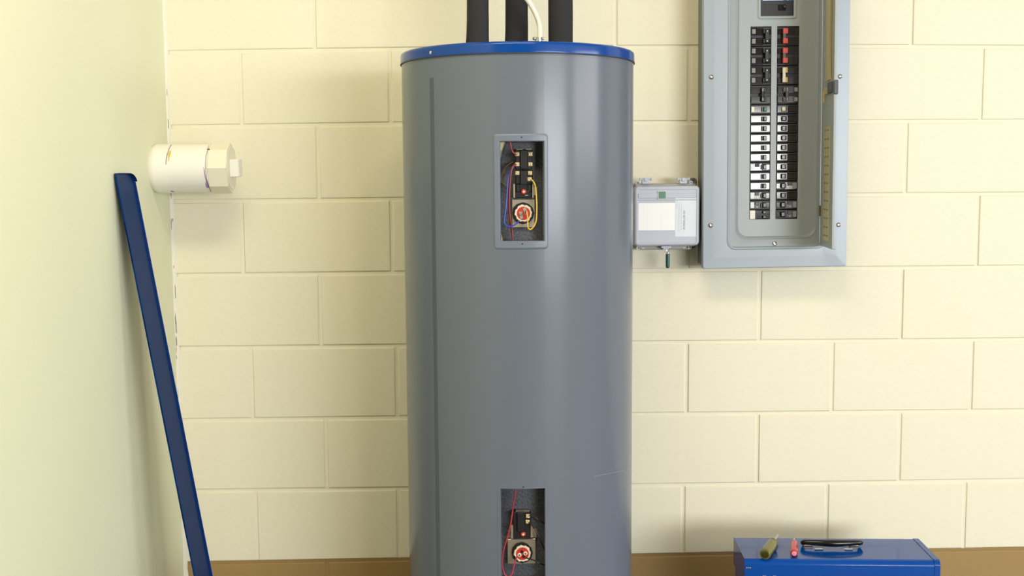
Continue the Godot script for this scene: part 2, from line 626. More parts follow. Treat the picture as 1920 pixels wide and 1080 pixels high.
func on_jacket(x: float, y: float, r: float) -> Vector3:     # x measured on the chord, pushed to radius r from the axis
	var a := asin(clampf((x - HX) / HR, -1, 1))
	return Vector3(sin(a) * r, y, cos(a) * r)

func heater() -> void:
	var t := thing("water_heater", "tall grey electric water heater with a blue lid and two open access holes", "water heater", Vector3(HX, 0, HZ))
	var up := [0.8822, 0.9777, 1.1407, 1.3550]
	var dn := [0.8788, 0.9773, 0.3800, 0.5918]
	var body := Shape.new()
	body.soft = 0.7
	var angles := []
	for i in 181:
		angles.append(-PI + TAU * i / 180.0)
	for x in [up[0], up[1], dn[0], dn[1]]:
		angles.append(asin((x - HX) / HR))
	angles.sort()
	var ys := [0.06, 0.2, dn[2], dn[3], 0.8, 1.0, up[2], up[3], 1.45, 1.552]
	for j in ys.size() - 1:
		var ym: float = (ys[j] + ys[j + 1]) / 2
		for i in angles.size() - 1:
			var am: float = (angles[i] + angles[i + 1]) / 2
			var xm := HX + sin(am) * HR
			if cos(am) > 0:
				if xm > up[0] and xm < up[1] and ym > up[2] and ym < up[3]: continue
				if xm > dn[0] and xm < dn[1] and ym > dn[2] and ym < dn[3]: continue
			var a: float = angles[i]
			var b: float = angles[i + 1]
			body.quad(Vector3(sin(a) * HR, ys[j], cos(a) * HR), Vector3(sin(b) * HR, ys[j], cos(b) * HR), Vector3(sin(b) * HR, ys[j + 1], cos(b) * HR), Vector3(sin(a) * HR, ys[j + 1], cos(a) * HR))
	# the cut edges of the sheet
	for h in [up, dn]:
		var l0 := PackedVector3Array()
		var l1 := PackedVector3Array()
		for p in [[h[0], h[2]], [h[1], h[2]], [h[1], h[3]], [h[0], h[3]]]:
			l0.append(on_jacket(p[0], p[1], HR))
			l1.append(on_jacket(p[0], p[1], HR - 0.0012))
		body.loft([l0, l1])
	part("jacket", body, M.jacket, t)
	var foot := Shape.new()
	foot.lathe([[0.0, 0.0], [0.262, 0.0], [0.268, 0.006], [0.268, 0.062]], 72)
	part("base_ring", foot, M.black, t)
	# blue lid
	var lid := Shape.new()
	lid.lathe([[HR - 0.002, 1.5425], [0.2757, 1.5425], [0.2762, 1.5445], [0.2757, 1.5600], [0.2746, 1.5640], [0.2715, 1.5665], [0.2660, 1.5672], [0.0, 1.5700]], 180)
	part("lid", lid, M.blue, t)
	var lip := Shape.new()
	lip.lathe([[HR - 0.002, 1.5405], [0.2766, 1.5405], [0.2769, 1.5415], [0.2766, 1.5425], [HR - 0.002, 1.5425]], 180)
	part("lid_seam", lip, M.dark, t, "dark seam under the blue lid")
	# screw on the lid rim
	var sa := asin((0.7345 - HX) / 0.276)
	var sc := screw_shape(0.0036, 0.0022)
	var so := part("screw", sc, M.chrome, t, "small bright screw in the lid rim")
	so.position = Vector3(sin(sa) * 0.2757, 1.5515, cos(sa) * 0.2757)
	so.rotation.y = sa
	# pressed frame round the upper hole
	var fr := Shape.new()
	fr.soft = 0.75
	var loops := []
	for k in [[0.0, 0.0002, 0.0072], [0.0012, 0.0014, 0.0068], [0.0030, 0.0024, 0.006], [0.0046, 0.0026, 0.005]]:
		loops.append(jacket_loop(0.8688, 1.1232, 0.9862, 1.3715, k[0], HR + k[1], k[2]))
	loops.append(jacket_loop(up[0], up[2], up[1], up[3], -0.0022, HR + 0.0026, 0.0016))
	loops.append(jacket_loop(up[0], up[2], up[1], up[3], -0.0010, HR + 0.0024, 0.0008))
	loops.append(jacket_loop(up[0], up[2], up[1], up[3], 0.0, HR + 0.0016, 0.0002))
	loops.append(jacket_loop(up[0], up[2], up[1], up[3], 0.0005, HR + 0.0004, 0.0002))
	loops.append(jacket_loop(up[0], up[2], up[1], up[3], 0.0004, HR - 0.010, 0.0002))
	fr.loft(loops)
	fr.soft = 0.9
	part("access_frame", fr, M.jacket_frame, t, "paler pressed frame round the upper access hole")
	for p in [[0.9295, 1.3635], [0.9300, 1.1350]]:
		var d := Shape.new()
		d.lathe([[0.0016, 0.0], [0.0016, 0.0006], [0.0, 0.0007]], 10, Transform3D(Basis(Vector3(1, 0, 0), PI / 2), on_jacket(p[0], p[1], HR + 0.0020)))
		part("screw_hole", d, M.deep, t)
	var lf := Shape.new()
	var ll := []
	for k in [[-0.0078, 0.0], [-0.0074, 0.0004], [-0.0008, 0.0004], [0.0, -0.006]]:
		ll.append(jacket_loop(dn[0], dn[2], dn[1], dn[3], k[0], HR + k[1], 0.0002))
	lf.loft(ll)
	part("access_frame", lf, M.jacket, t, "flat frame round the lower access hole")
	var d2 := Shape.new()
	d2.lathe([[0.0016, 0.0], [0.0016, 0.0006], [0.0, 0.0007]], 10, Transform3D(Basis(Vector3(1, 0, 0), PI / 2), on_jacket(0.9288, 0.5965, HR + 0.0002)))
	part("screw_hole", d2, M.deep, t)
	var seam := Shape.new()
	var sl := []
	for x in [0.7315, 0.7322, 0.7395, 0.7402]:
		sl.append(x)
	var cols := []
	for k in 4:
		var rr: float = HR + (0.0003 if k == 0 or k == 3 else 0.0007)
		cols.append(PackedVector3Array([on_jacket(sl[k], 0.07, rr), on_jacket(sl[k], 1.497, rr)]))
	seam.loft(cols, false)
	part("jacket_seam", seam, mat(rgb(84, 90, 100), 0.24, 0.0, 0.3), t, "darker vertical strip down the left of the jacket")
	# faint scratch low on the right
	var scr := Shape.new()
	var pr := PackedVector3Array()
	var pr2 := PackedVector3Array()
	for i in 9:
		var f := i / 8.0
		var z := HZ + 0.2
		var p := Vector3()
		for n in 6:
			p = at(lerpf(1113, 1177, f), lerpf(893.5, 880.5, f), z)
			z = HZ + sqrt(maxf(HR * HR - (p.x - HX) * (p.x - HX), 0.0))
		pr.append(on_jacket(p.x, p.y - 0.0006, HR + 0.0002))
		pr2.append(on_jacket(p.x, p.y + 0.0006, HR + 0.0002))
	scr.loft([pr, pr2], false)
	part("scratch", scr, mat(rgb(128, 130, 118), 0.5), t, "thin pale scratch low on the right")
	# inner tank seen through the holes, and the side walls of the foam
	var tank := Shape.new()
	tank.lathe([[0.222, 0.1], [0.222, 1.5], [0.0, 1.51]], 96)
	part("inner_tank", tank, M.tank, t)
	for h in [up, dn]:
		var cav := Shape.new()
		var o := [h[0] - 0.012, h[1] + 0.012, h[2] - 0.012, h[3] + 0.012]
		var a0 := PackedVector3Array()
		var a1 := PackedVector3Array()
		for p in [[o[0], o[2]], [o[1], o[2]], [o[1], o[3]], [o[0], o[3]]]:
			a0.append(on_jacket(p[0], p[1], HR - 0.002))
			a1.append(on_jacket(p[0], p[1], 0.221))
		cav.loft([a1, a0])
		part("cavity_lining", cav, M.tank, t)
	# torn cream insulation along the left side of the upper hole
	var ins := Shape.new()
	var edge_px := [[949, 262], [946, 272], [941, 284], [938, 300], [936, 320], [936, 360], [936, 400], [937, 424], [940, 440], [944, 455]]
	var q0 := PackedVector3Array()
	var q1 := PackedVector3Array()
	var q2 := PackedVector3Array()
	for e in edge_px:
		var p := at(e[0], e[1], 0.640) - t.position
		q0.append(Vector3(-0.062, p.y, 0.262))
		q1.append(Vector3(p.x - 0.003, p.y, 0.250))
		q2.append(Vector3(p.x + rng.randf_range(0, 0.0012), p.y, 0.226))
	ins.loft([q2, q1, q0], false)
	part("insulation", ins, M.insulation, t, "torn cream foam insulation")
	thermostat(t, true)
	thermostat(t, false)

func jacket_loop(x0: float, y0: float, x1: float, y1: float, inset: float, r: float, rad: float) -> PackedVector3Array:
	var o := PackedVector3Array()
	var c := rounded(x0 + inset, y0 + inset, x1 - inset, y1 - inset, rad, 5)
	for i in c.size():
		var n := c[(i + 1) % c.size()]
		var steps := 12 if i % 6 == 5 else 1
		for k in steps:
			var p: Vector2 = c[i].lerp(n, float(k) / steps)
			o.append(on_jacket(p.x, p.y, r))
	return o

func screw_shape(r: float, h: float) -> Shape:      # axis along +z, cross recess cut as a sunken plus
	var s := Shape.new()
	s.lathe([[r, 0.0], [r, h * 0.45], [r * 0.8, h * 0.8], [r * 0.45, h], [r * 0.36, h * 0.55], [0.0, h * 0.5]], 14, Transform3D(Basis(Vector3(1, 0, 0), PI / 2), Vector3()))
	return s

func slotted_screw(r: float, h: float, turn: float) -> Shape:
	var s := Shape.new()
	var x := Transform3D(Basis(Vector3(0, 0, 1), turn), Vector3())
	s.lathe([[r, 0.0], [r, h * 0.6], [r * 0.85, h * 0.8]], 14, Transform3D(Basis(Vector3(1, 0, 0), PI / 2), Vector3()))
	for k in [-1.0, 1.0]:
		s.box(Vector3(0, k * r * 0.48, h * 0.8), Vector3(r * 1.5, r * 0.66, h * 0.4), r * 0.1, x)
	return s

func wire(called: String, px: Array, z: Array, r: float, m: Material, t: Node3D, label := "") -> void:
	var pts := []
	for i in px.size():
		pts.append(at(px[i][0], px[i][1], z[mini(i, z.size() - 1)]) - t.position)
	var s := Shape.new()
	s.tube(curve(pts, 7), [r], 9)
	part(called, s, m, t, label)

func px_box(s: Shape, x0: float, y0: float, x1: float, y1: float, z0: float, z1: float, origin: Vector3, bev := 0.001) -> void:
	var a := at(x0, y1, z1) - origin
	var b := at(x1, y0, z1) - origin
	var zz := z1 - z0
	s.box(Vector3((a.x + b.x) / 2, (a.y + b.y) / 2, a.z - zz / 2), Vector3(b.x - a.x, b.y - a.y, zz), bev)

func thermostat(t: Node3D, upper: bool) -> void:
	var o := t.position
	var th := Node3D.new()
	th.name = numbered("thermostat", t)
	t.add_child(th, true)
	var bod := Shape.new()
	var screws := []
	if upper:
		px_box(bod, 967, 280, 998, 318, 0.60, 0.634, o, 0.0012)
		px_box(bod, 976, 281, 989, 317, 0.60, 0.639, o, 0.001)
		px_box(bod, 966, 284, 976, 296, 0.60, 0.630, o, 0.001)
		px_box(bod, 967, 319, 999, 345, 0.60, 0.632, o, 0.0012)
		px_box(bod, 976, 320, 989, 346, 0.60, 0.637, o, 0.001)
		px_box(bod, 965, 344, 997, 371, 0.60, 0.630, o, 0.0012)
		px_box(bod, 968, 346, 975, 360, 0.60, 0.634, o, 0.001)
		px_box(bod, 990, 346, 996, 360, 0.60, 0.634, o, 0.001)
		screws = [[970, 289], [994.5, 289], [970, 308], [994.5, 308], [970, 324.5], [994, 324.5], [993, 336]]
		th.set_meta("label", "black thermostat with seven brass terminals")
	else:
		px_box(bod, 962, 960, 994, 1009, 0.60, 0.632, o, 0.0012)
		px_box(bod, 970, 961, 984, 998, 0.60, 0.637, o, 0.001)
		px_box(bod, 984, 962, 996, 984, 0.60, 0.630, o, 0.001)
		screws = [[990, 968], [989.5, 978.5]]
		th.set_meta("label", "black thermostat with two brass terminals")
	part("body", bod, M.black, th)
	for i in screws.size():
		var p := at(screws[i][0], screws[i][1], 0.637) - o
		var plate := Shape.new()
		plate.box(Vector3(0, 0, -0.0015), Vector3(0.0096, 0.0085, 0.0025), 0.0006)
		var pl := part("terminal_plate", plate, M.brass, th)
		pl.position = p
		var sc := part("terminal_screw", slotted_screw(0.0036, 0.003, 0.7 + i * 1.3), M.bright, th)
		sc.position = p
	var bt := Shape.new()
	var bp := (at(982, 359.5, 0.634) if upper else at(981, 1001.5, 0.634)) - o
	bt.lathe([[0.0055, -0.003], [0.0055, 0.0012], [0.0042, 0.0022], [0.0, 0.0024]], 16, Transform3D(Basis(Vector3(1, 0, 0), PI / 2), bp))
	part("reset_button", bt, M.red, th, "red reset button")
	var bd := Shape.new()
	bd.lathe([[0.0024, 0.001], [0.0024, 0.0032], [0.0, 0.0034]], 12, Transform3D(Basis(Vector3(1, 0, 0), PI / 2), bp))
	part("dial", bd, M.ceramic, th)
	var pr := Shape.new()
	for k in [-1, 1]:
		pr.box(bp + Vector3(k * 0.0115, 0.0008, -0.0025), Vector3(0.0055, 0.0022, 0.0006))
	pr.box(bp + Vector3(0.006, -0.0078, -0.0025), Vector3(0.007, 0.001, 0.0006))
	part("print", pr, M.faint_ink, th).set_meta("kind", "stuff")
	# sheet clips
	var clips := [[962.5, 345, 965.5, 371, 0.636], [998, 345, 1001, 371, 0.636], [1001, 351, 1008, 366, 0.616], [968, 279, 980, 280.5, 0.634], [986, 279, 997, 280.5, 0.634]]
	if not upper:
		clips = [[958, 985, 962, 1010, 0.634], [995, 984, 999, 1008, 0.634], [952, 995, 957, 1008, 0.616], [999, 992, 1006, 1008, 0.616], [967, 957.5, 993, 960, 0.628]]
	for k in clips:
		var cl := Shape.new()
		px_box(cl, k[0], k[1], k[2], k[3], 0.60, k[4], o, 0.0003)
		part("clip", cl, M.nickel, th, "bare metal clip")
	# heating element on its plate
	var el := Node3D.new()
	el.name = numbered("heating_element", t)
	t.add_child(el, true)
	el.set_meta("label", "round element head with a red centre")
	var pt := Shape.new()
	if upper: px_box(pt, 960, 373, 1003, 427, 0.60, 0.620, o, 0.0012)
	else: px_box(pt, 951.5, 1010, 1004.5, 1058, 0.60, 0.620, o, 0.0012)
	part("plate", pt, M.nickel, el)
	var c := (at(981.5, 400, 0.630) if upper else at(979.5, 1038, 0.630)) - o
	var turn := Transform3D(Basis(Vector3(1, 0, 0), PI / 2), c)
	var gk := Shape.new()
	for k in [[0.0238, -0.010], [0.0238, -0.004], [0.0222, -0.002], [0.018, -0.002]]:
		pass
	gk.lathe([[0.0238, -0.010], [0.0238, -0.0040], [0.0225, -0.0022], [0.0150, -0.0022]], 12, turn)
	part("gasket", gk, M.black, el)
	var rg := Shape.new()
	var outer := PackedVector3Array()
	var rim := PackedVector3Array()
	var inn := PackedVector3Array()
	var low := PackedVector3Array()
	for i in 36:
		var a := TAU * i / 36.0
		var rr := 0.0188 + 0.0009 * sin(i * 2.1) + 0.0007 * sin(i * 5.3)
		low.append(c + Vector3(cos(a) * rr, sin(a) * rr, -0.004))
		outer.append(c + Vector3(cos(a) * rr, sin(a) * rr, 0.0002))
		rim.append(c + Vector3(cos(a) * (rr - 0.0015), sin(a) * (rr - 0.0015), 0.0012))
		inn.append(c + Vector3(cos(a) * 0.0142, sin(a) * 0.0142, 0.0006))
	rg.loft([low, outer, rim, inn])
	part("ceramic_ring", rg, M.ceramic, el, "cream uneven ring")
	var ds := Shape.new()
	ds.lathe([[0.0146, -0.002], [0.0146, 0.0012], [0.0, 0.0014]], 28, turn)
	part("disc", ds, M.red, el, "red plastic disc")
	for k in 2:
		var a := (0.55 if upper else 2.5) + PI * k
		var off := Vector3(cos(a) * 0.0062, sin(a) * 0.0062, 0.0025)
		if upper: off = Vector3(-0.0058, -0.0030, 0.0025) if k == 0 else Vector3(0.0040, 0.0030, 0.0025)
		else: off = Vector3(-0.0068, -0.0025, 0.0025) if k == 0 else Vector3(0.0068, 0.0010, 0.0025)
		var tb := Shape.new()
		if upper: tb.box(Vector3(0, -0.001 if k == 0 else 0.0018, -0.0006), Vector3(0.0074, 0.0165, 0.0016), 0.0004, Transform3D(Basis(Vector3(0, 0, 1), 0.22), Vector3()))
		else: tb.lathe([[0.0046, -0.002], [0.0046, 0.0002], [0.0038, 0.0006], [0.0, 0.0006]], 14, Transform3D(Basis(Vector3(1, 0, 0), PI / 2), Vector3()))
		var to := part("terminal", tb, M.nickel if upper else M.ceramic, el)
		to.position = c + off
		var ts := part("terminal_screw", slotted_screw(0.0031 if upper else 0.0022, 0.0024, 0.4 + k), M.zinc, el)
		ts.position = c + off
	if not upper:
		for k in [Vector3(-0.0012, 0.0052, 0.0014), Vector3(0.0026, -0.0062, 0.0014)]:
			var hb := Shape.new()
			hb.lathe([[0.0034, 0.0], [0.0034, 0.001], [0.0015, 0.0012], [0.0, 0.0008]], 12, Transform3D(Basis(Vector3(1, 0, 0), PI / 2), c + k))
			part("boss", hb, M.black, el)
	# wires
	var w := 0.0017
	if upper:
		wire("wire", [[956, 258], [957.5, 272], [961, 284], [968, 290]], [0.645, 0.645, 0.642, 0.641], w, M.red_wire, t, "red wire")
		wire("wire", [[968, 308], [961, 314], [957.5, 330], [956, 352], [955, 380], [956.5, 405], [960, 430], [962, 456]], [0.641, 0.645, 0.646, 0.648, 0.648, 0.646, 0.642, 0.640], w, M.maroon_wire, t, "dark red wire")
		wire("wire", [[966, 307], [959, 316], [955.5, 334], [954, 360], [953.5, 385], [955.5, 410], [958.5, 432], [963.5, 458]], [0.636, 0.640, 0.641, 0.643, 0.643, 0.641, 0.637, 0.636], w * 0.8, M.red_wire, t, "red wire")
		wire("wire", [[964, 312], [957, 322], [952.5, 340], [950.5, 365], [948, 395], [945.5, 413], [948, 422], [955, 425], [964, 422], [974, 414]], [0.636, 0.641, 0.646, 0.648, 0.650, 0.650, 0.650, 0.650, 0.648, 0.638], w, M.blue_wire, t, "blue wire")
		wire("wire", [[997, 337], [1003, 346], [1005.5, 365], [1006.5, 390], [1005, 415], [999, 427], [993, 430], [989.5, 424], [989.5, 408], [987.5, 396]], [0.641, 0.645, 0.648, 0.650, 0.650, 0.650, 0.650, 0.650, 0.646, 0.638], w * 0.95, M.yellow_wire, t, "yellow wire")
		wire("wire", [[963, 303], [950, 312], [942, 325], [940, 340], [949, 348]], [0.622, 0.620, 0.618, 0.618, 0.616], w * 1.1, M.brown_wire, t, "brown wire against the tank")
	else:
		wire("wire", [[967.5, 908], [966, 925], [961.5, 955], [957, 985], [950, 1012], [943.5, 1035], [942, 1058], [945, 1074], [952, 1081], [960, 1076], [964, 1060], [969, 1044]], [0.640, 0.642, 0.645, 0.648, 0.650, 0.652, 0.652, 0.652, 0.652, 0.650, 0.644, 0.637], w, M.red_wire, t, "red wire looping to the element")
		wire("wire", [[966, 930], [962, 950], [959.5, 975]], [0.645, 0.646, 0.644], w * 0.8, M.red_wire, t, "red wire")
		wire("wire", [[993, 966], [1004, 971], [1015, 978], [1030, 988]], [0.641, 0.644, 0.640, 0.630], w, M.black_wire, t, "black wire")
		wire("wire", [[992, 979], [1002, 990], [1010, 1005], [1017, 1022], [1030, 1046]], [0.641, 0.646, 0.646, 0.642, 0.630], w, M.black_wire, t, "black wire")
		wire("wire", [[985, 1046], [1000, 1050], [1012, 1056], [1030, 1063]], [0.636, 0.640, 0.640, 0.630], w * 0.8, M.black_wire, t, "black wire")

# ---------------------------------------------------------------- pipes over the heater
func pipes() -> void:
	foam_pipe(0.8395, 0.430, 0.0250, "leftmost black foam sleeved pipe over the heater, nicked along its left side", -0.0035)
	foam_pipe(0.9325, 0.350, 0.0268, "middle black foam sleeved pipe, just left of the white cable", -0.002)
	foam_pipe(1.0330, 0.410, 0.0288, "rightmost and thickest black foam sleeved pipe, right of the white cable", 0.0)
	var c := thing("power_cable", "white electrical cable curving up from a metal clamp on the heater lid", "cable", Vector3(0.9790, 1.569, 0.44))
	var s := Shape.new()
	var pts := []
	for p in [[1012, 76, 0.44], [1012.5, 60, 0.44], [1011, 46, 0.44], [1006, 30, 0.445], [998, 14, 0.45], [988, -2, 0.455], [970, -24, 0.45], [962, -60, 0.44], [962, -120, 0.43], [964, -260, 0.43], [964, -480, 0.43]]:
		pts.append(at(p[0], p[1], p[2]) - c.position)
	pts[-1].y = ROOM.y - c.position.y
	s.tube(curve(pts, 6), [0.0062], 12)
	part("sheath", s, M.white_cable, c)
	var k := Shape.new()
	k.lathe([[0.0105, 0.0], [0.0105, 0.004], [0.0088, 0.0045], [0.0088, 0.0270], [0.0066, 0.0275]], 16)
	k.box(Vector3(0.0, 0.0290, 0.0), Vector3(0.026, 0.006, 0.011), 0.001)
	for e in [-1, 1]:
		k.lathe([[0.0028, 0.0], [0.0028, 0.003], [0.0, 0.0034]], 10, Transform3D(Basis(Vector3(1, 0, 0), PI / 2), Vector3(e * 0.0095, 0.0290, 0.0055)))
	part("clamp", k, M.zinc, c, "small metal cable clamp")

func foam_pipe(x: float, z: float, r: float, label: String, flare: float) -> void:
	var t := thing("insulated_pipe", label, "pipe", Vector3(x, 1.5685, z), "black foam sleeved pipes above the heater")
	var s := Shape.new()
	var fn := FastNoiseLite.new()
	fn.seed = int(x * 1000)
	fn.frequency = 9.0
	var loops := []
	var h := ROOM.y - 1.5685
	var n := 40
	for j in n + 1:
		var y := h * pow(float(j) / n, 1.7)
		var l := PackedVector3Array()
		for i in 28:
			var a := TAU * i / 28.0
			var rr := r * (1.0 + 0.018 * fn.get_noise_2d(cos(a) * 0.6 + y * 3.0, sin(a) * 0.6))
			var dx := 2.0 * flare * exp(-y / 0.04) * (1.0 if cos(a) < 0 else 0.0) * absf(cos(a))
			l.append(Vector3(cos(a) * rr + dx, y, -sin(a) * rr))
		loops.append(l)
	s.loft(loops)
	s.fan(loops[0], true)
	part("foam_sleeve", s, M.foam, t)
	if flare < -0.003:
		var nick := Shape.new()
		nick.box(Vector3(-r * 0.985, 0.0455, 0.003), Vector3(0.004, 0.013, 0.006), 0.0015, Transform3D(Basis(Vector3(0, 0, 1), -0.15), Vector3()))
		part("tear", nick, M.sticker, t, "pale torn spot on the sleeve edge")
	var p := Shape.new()
	p.lathe([[0.0111, -0.002], [0.0111, h]], 16)
	part("pipe", p, mat(rgb(176, 110, 70), 0.3, 0.9), t)

# ---------------------------------------------------------------- grey timer box
func timer_box() -> void:
	var org := Vector3(1.3435, 1.0905, 0.0)
	var t := thing("timer_box", "small light grey plastic control box between the heater and the breaker panel", "electrical box", org)
	var z1 := 0.085
	var w := 0.0885
	var base := Shape.new()
	base.slab(rounded(-w + 0.003, -0.003, w - 0.003, 0.160, 0.008), 0.0, 0.062, 0.001)
	base.box(Vector3(0, -0.0062, 0.03), Vector3(0.145, 0.012, 0.058), 0.003)
	base.box(Vector3(0, 0.1625, 0.03), Vector3(0.165, 0.008, 0.055), 0.002)
	part("base", base, M.timer_base, t)
	for p in [Vector3(w - 0.004, 0.1715, 0), Vector3(w - 0.004, -0.0020, 0)]:
		var ear := Shape.new()
		ear.lathe([[0.0105, 0.0], [0.0105, 0.006], [0.006, 0.007], [0.0035, 0.0045], [0.0, 0.0045]], 18, Transform3D(Basis(Vector3(1, 0, 0), PI / 2), p))
		part("mounting_ear", ear, M.timer_dark, t)
	# cover with rounded edge
	var cov := Shape.new()
	cov.soft = 0.7
	var loops := []
	for k in [[0.0, 0.058], [0.0, z1 - 0.006], [0.0012, z1 - 0.0025], [0.0035, z1 - 0.0006], [0.0065, z1], [0.0090, z1 - 0.0002], [0.0100, z1 - 0.0016]]:
		loops.append(lift(rounded(-w + k[0], 0.0 + k[0], w - k[0], 0.1605 - k[0], maxf(0.011 - k[0], 0.003)), k[1]))
	cov.loft(loops)
	cov.fan(loops[-1])
	var cv := part("cover", cov, M.timer, t)
	var z := z1 - 0.0016
	# two raised bands across the top of the cover
	var rb := Shape.new()
	for seg in [[-0.0785, -0.0262], [-0.0025, 0.0775]]:
		rb.box(Vector3((seg[0] + seg[1]) / 2, 0.1345, z + 0.0006), Vector3(seg[1] - seg[0], 0.0128, 0.0034), 0.0008)
	rb.box(Vector3(0, 0.1232, z + 0.0004), Vector3(0.157, 0.0024, 0.0030), 0.0007)
	part("ridge", rb, M.timer, cv)
	var win := Shape.new()
	win.box(Vector3(-0.0142, 0.1355, z + 0.0012), Vector3(0.0238, 0.0228, 0.0028), 0.0006)
	part("window_rim", win, M.lens_rim, cv)
	var len_ := Shape.new()
	len_.box(Vector3(-0.0138, 0.1360, z + 0.0024), Vector3(0.0188, 0.0186, 0.0016), 0.0004)
	part("lens", len_, M.green_lens, cv, "green tinted square window")
	# stickers
	var a := at(1197.5, 381, z1) - org
	var b := at(1265.5, 431.5, z1) - org
	var st := Shape.new()
	st.slab(rounded(a.x, b.y, b.x, a.y, 0.0012, 3), z - 0.0004, z + 0.0004)
	part("sticker", st, M.paper, cv, "blank looking white sticker")
	var ln := Shape.new()
	for k in [[0.14, 0.86], [0.25, 0.4], [0.62, 0.66]]:
		ln.box(Vector3(lerpf(a.x, b.x, k[0]), (a.y + b.y) / 2, z + 0.0005), Vector3(0.0004, (a.y - b.y) * 0.9, 0.0003))
	part("faint_print", ln, mat(rgb(238, 238, 236), 0.6), cv).set_meta("kind", "stuff")
	var c := at(1266.5, 371, z1) - org
	var d := at(1307, 443.5, z1) - org
	var lb := Shape.new()
	lb.slab(rounded(c.x, d.y, d.x, c.y, 0.0012, 3), z - 0.0004, z + 0.0003)
	part("warning_label", lb, M.label, cv, "pale label with small sideways lettering")
	var tm := TextMesh.new()
	tm.text = "- DO NOT REMOVE -"
	var sf := SystemFont.new()
	sf.font_names = PackedStringArray(["Droid Sans"])
	sf.font_weight = 700
	tm.font = sf
	tm.font_size = 24
	tm.pixel_size = 0.0062 / 24.0
	tm.depth = 0.0003
	var to := part("lettering", tm, M.label_ink, cv)
	to.position = Vector3(at(1283, 400, z1).x - org.x, (at(1283, 413, z1) - org).y, z + 0.0004)
	to.rotation.z = -PI / 2
	var fp := Shape.new()
	for k in [[1277.5, 384, 432], [1273.5, 380, 434], [1269.5, 374, 388]]:
		var p0 := at(k[0], k[1], z1) - org
		var p1 := at(k[0], k[2], z1) - org
		var yy := p0.y
		while yy > p1.y:
			var seg := rng.randf_range(0.002, 0.007)
			fp.box(Vector3(p0.x, yy - seg / 2, z + 0.0004), Vector3(0.0016, seg, 0.0003))
			yy -= seg + 0.0014
	part("small_print", fp, M.faint_ink, cv).set_meta("kind", "stuff")
	# hinges on top
	for x in [-0.0555, 0.0460]:
		var hn := Shape.new()
		var y := 0.1700
		hn.box(Vector3(x, y + 0.002, 0.062), Vector3(0.0205, 0.0120, 0.012), 0.0012)
		hn.lathe([[0.0, -0.0165], [0.0032, -0.0165], [0.0032, 0.0165], [0.0, 0.0165]], 12, Transform3D(Basis(Vector3(0, 0, 1), PI / 2), Vector3(x, y + 0.0085, 0.066)))
		hn.box(Vector3(x, y + 0.0075, 0.067), Vector3(0.0085, 0.0100, 0.008), 0.001)
		for e in [-1, 1]:
			hn.box(Vector3(x + e * 0.0150, y + 0.0085, 0.066), Vector3(0.0040, 0.0085, 0.0085), 0.001)
		part("hinge", hn, M.timer, t)
	for p in [Vector3(-0.076, 0.1685, 0.05), Vector3(0.0680, 0.1690, 0.056), Vector3(-0.0735, -0.0070, 0.056), Vector3(0.0640, -0.0065, 0.056)]:
		var ring := Shape.new()
		ring.lathe([[0.0052, -0.01], [0.0052, 0.003], [0.0028, 0.003], [0.0026, -0.001], [0.0, -0.001]], 16, Transform3D(Basis(Vector3(1, 0, 0), PI / 2), p))
		part("boss_ring", ring, M.timer, t)
	for x in [-0.0605, 0.0510]:
		var nb := Shape.new()
		nb.box(Vector3(x, -0.0072, 0.056), Vector3(0.008, 0.005, 0.008), 0.001)
		part("catch", nb, M.timer, t)
	var la := Shape.new()
	la.box(Vector3(-0.0010, -0.0040, 0.070), Vector3(0.0265, 0.0050, 0.018), 0.0012)
	la.box(Vector3(-0.0010, -0.0080, 0.066), Vector3(0.0165, 0.0060, 0.012), 0.0012)
	part("latch", la, M.timer, t)
	# rod that hangs from the latch
	var tp := at(1251.5, 462, 0.07)
	var g := thing("hanging_rod", "little dark green plastic rod hanging on a wire loop below the grey control box", "tag", at(1251.8, 503, 0.07))
	var top := tp.y - g.position.y
	var len2 := (at(1252, 476, 0.07) - g.position).y
	var rod := Shape.new()
	rod.lathe([[0.0, 0.0], [0.0034, 0.0006], [0.0050, 0.0032], [0.0056, 0.008], [0.0056, len2 - 0.001], [0.0048, len2], [0.0, len2]], 18)
	part("rod", rod, M.green, g)
	var cap := Shape.new()
	cap.lathe([[0.0030, len2 - 0.001], [0.0030, len2 + 0.005], [0.0018, len2 + 0.0065], [0.0, len2 + 0.0065]], 12)
	part("ferrule", cap, M.zinc, g)
	var lp := Shape.new()
	lp.tube(curve([Vector3(-0.0012, len2 + 0.005, 0), Vector3(-0.0035, len2 + 0.012, 0), Vector3(-0.0012, top + 0.006, 0), Vector3(0.0012, top + 0.006, 0), Vector3(0.0032, len2 + 0.012, 0), Vector3(0.0012, len2 + 0.005, 0)], 6), [0.0006], 6)
	part("wire_loop", lp, M.zinc, g)

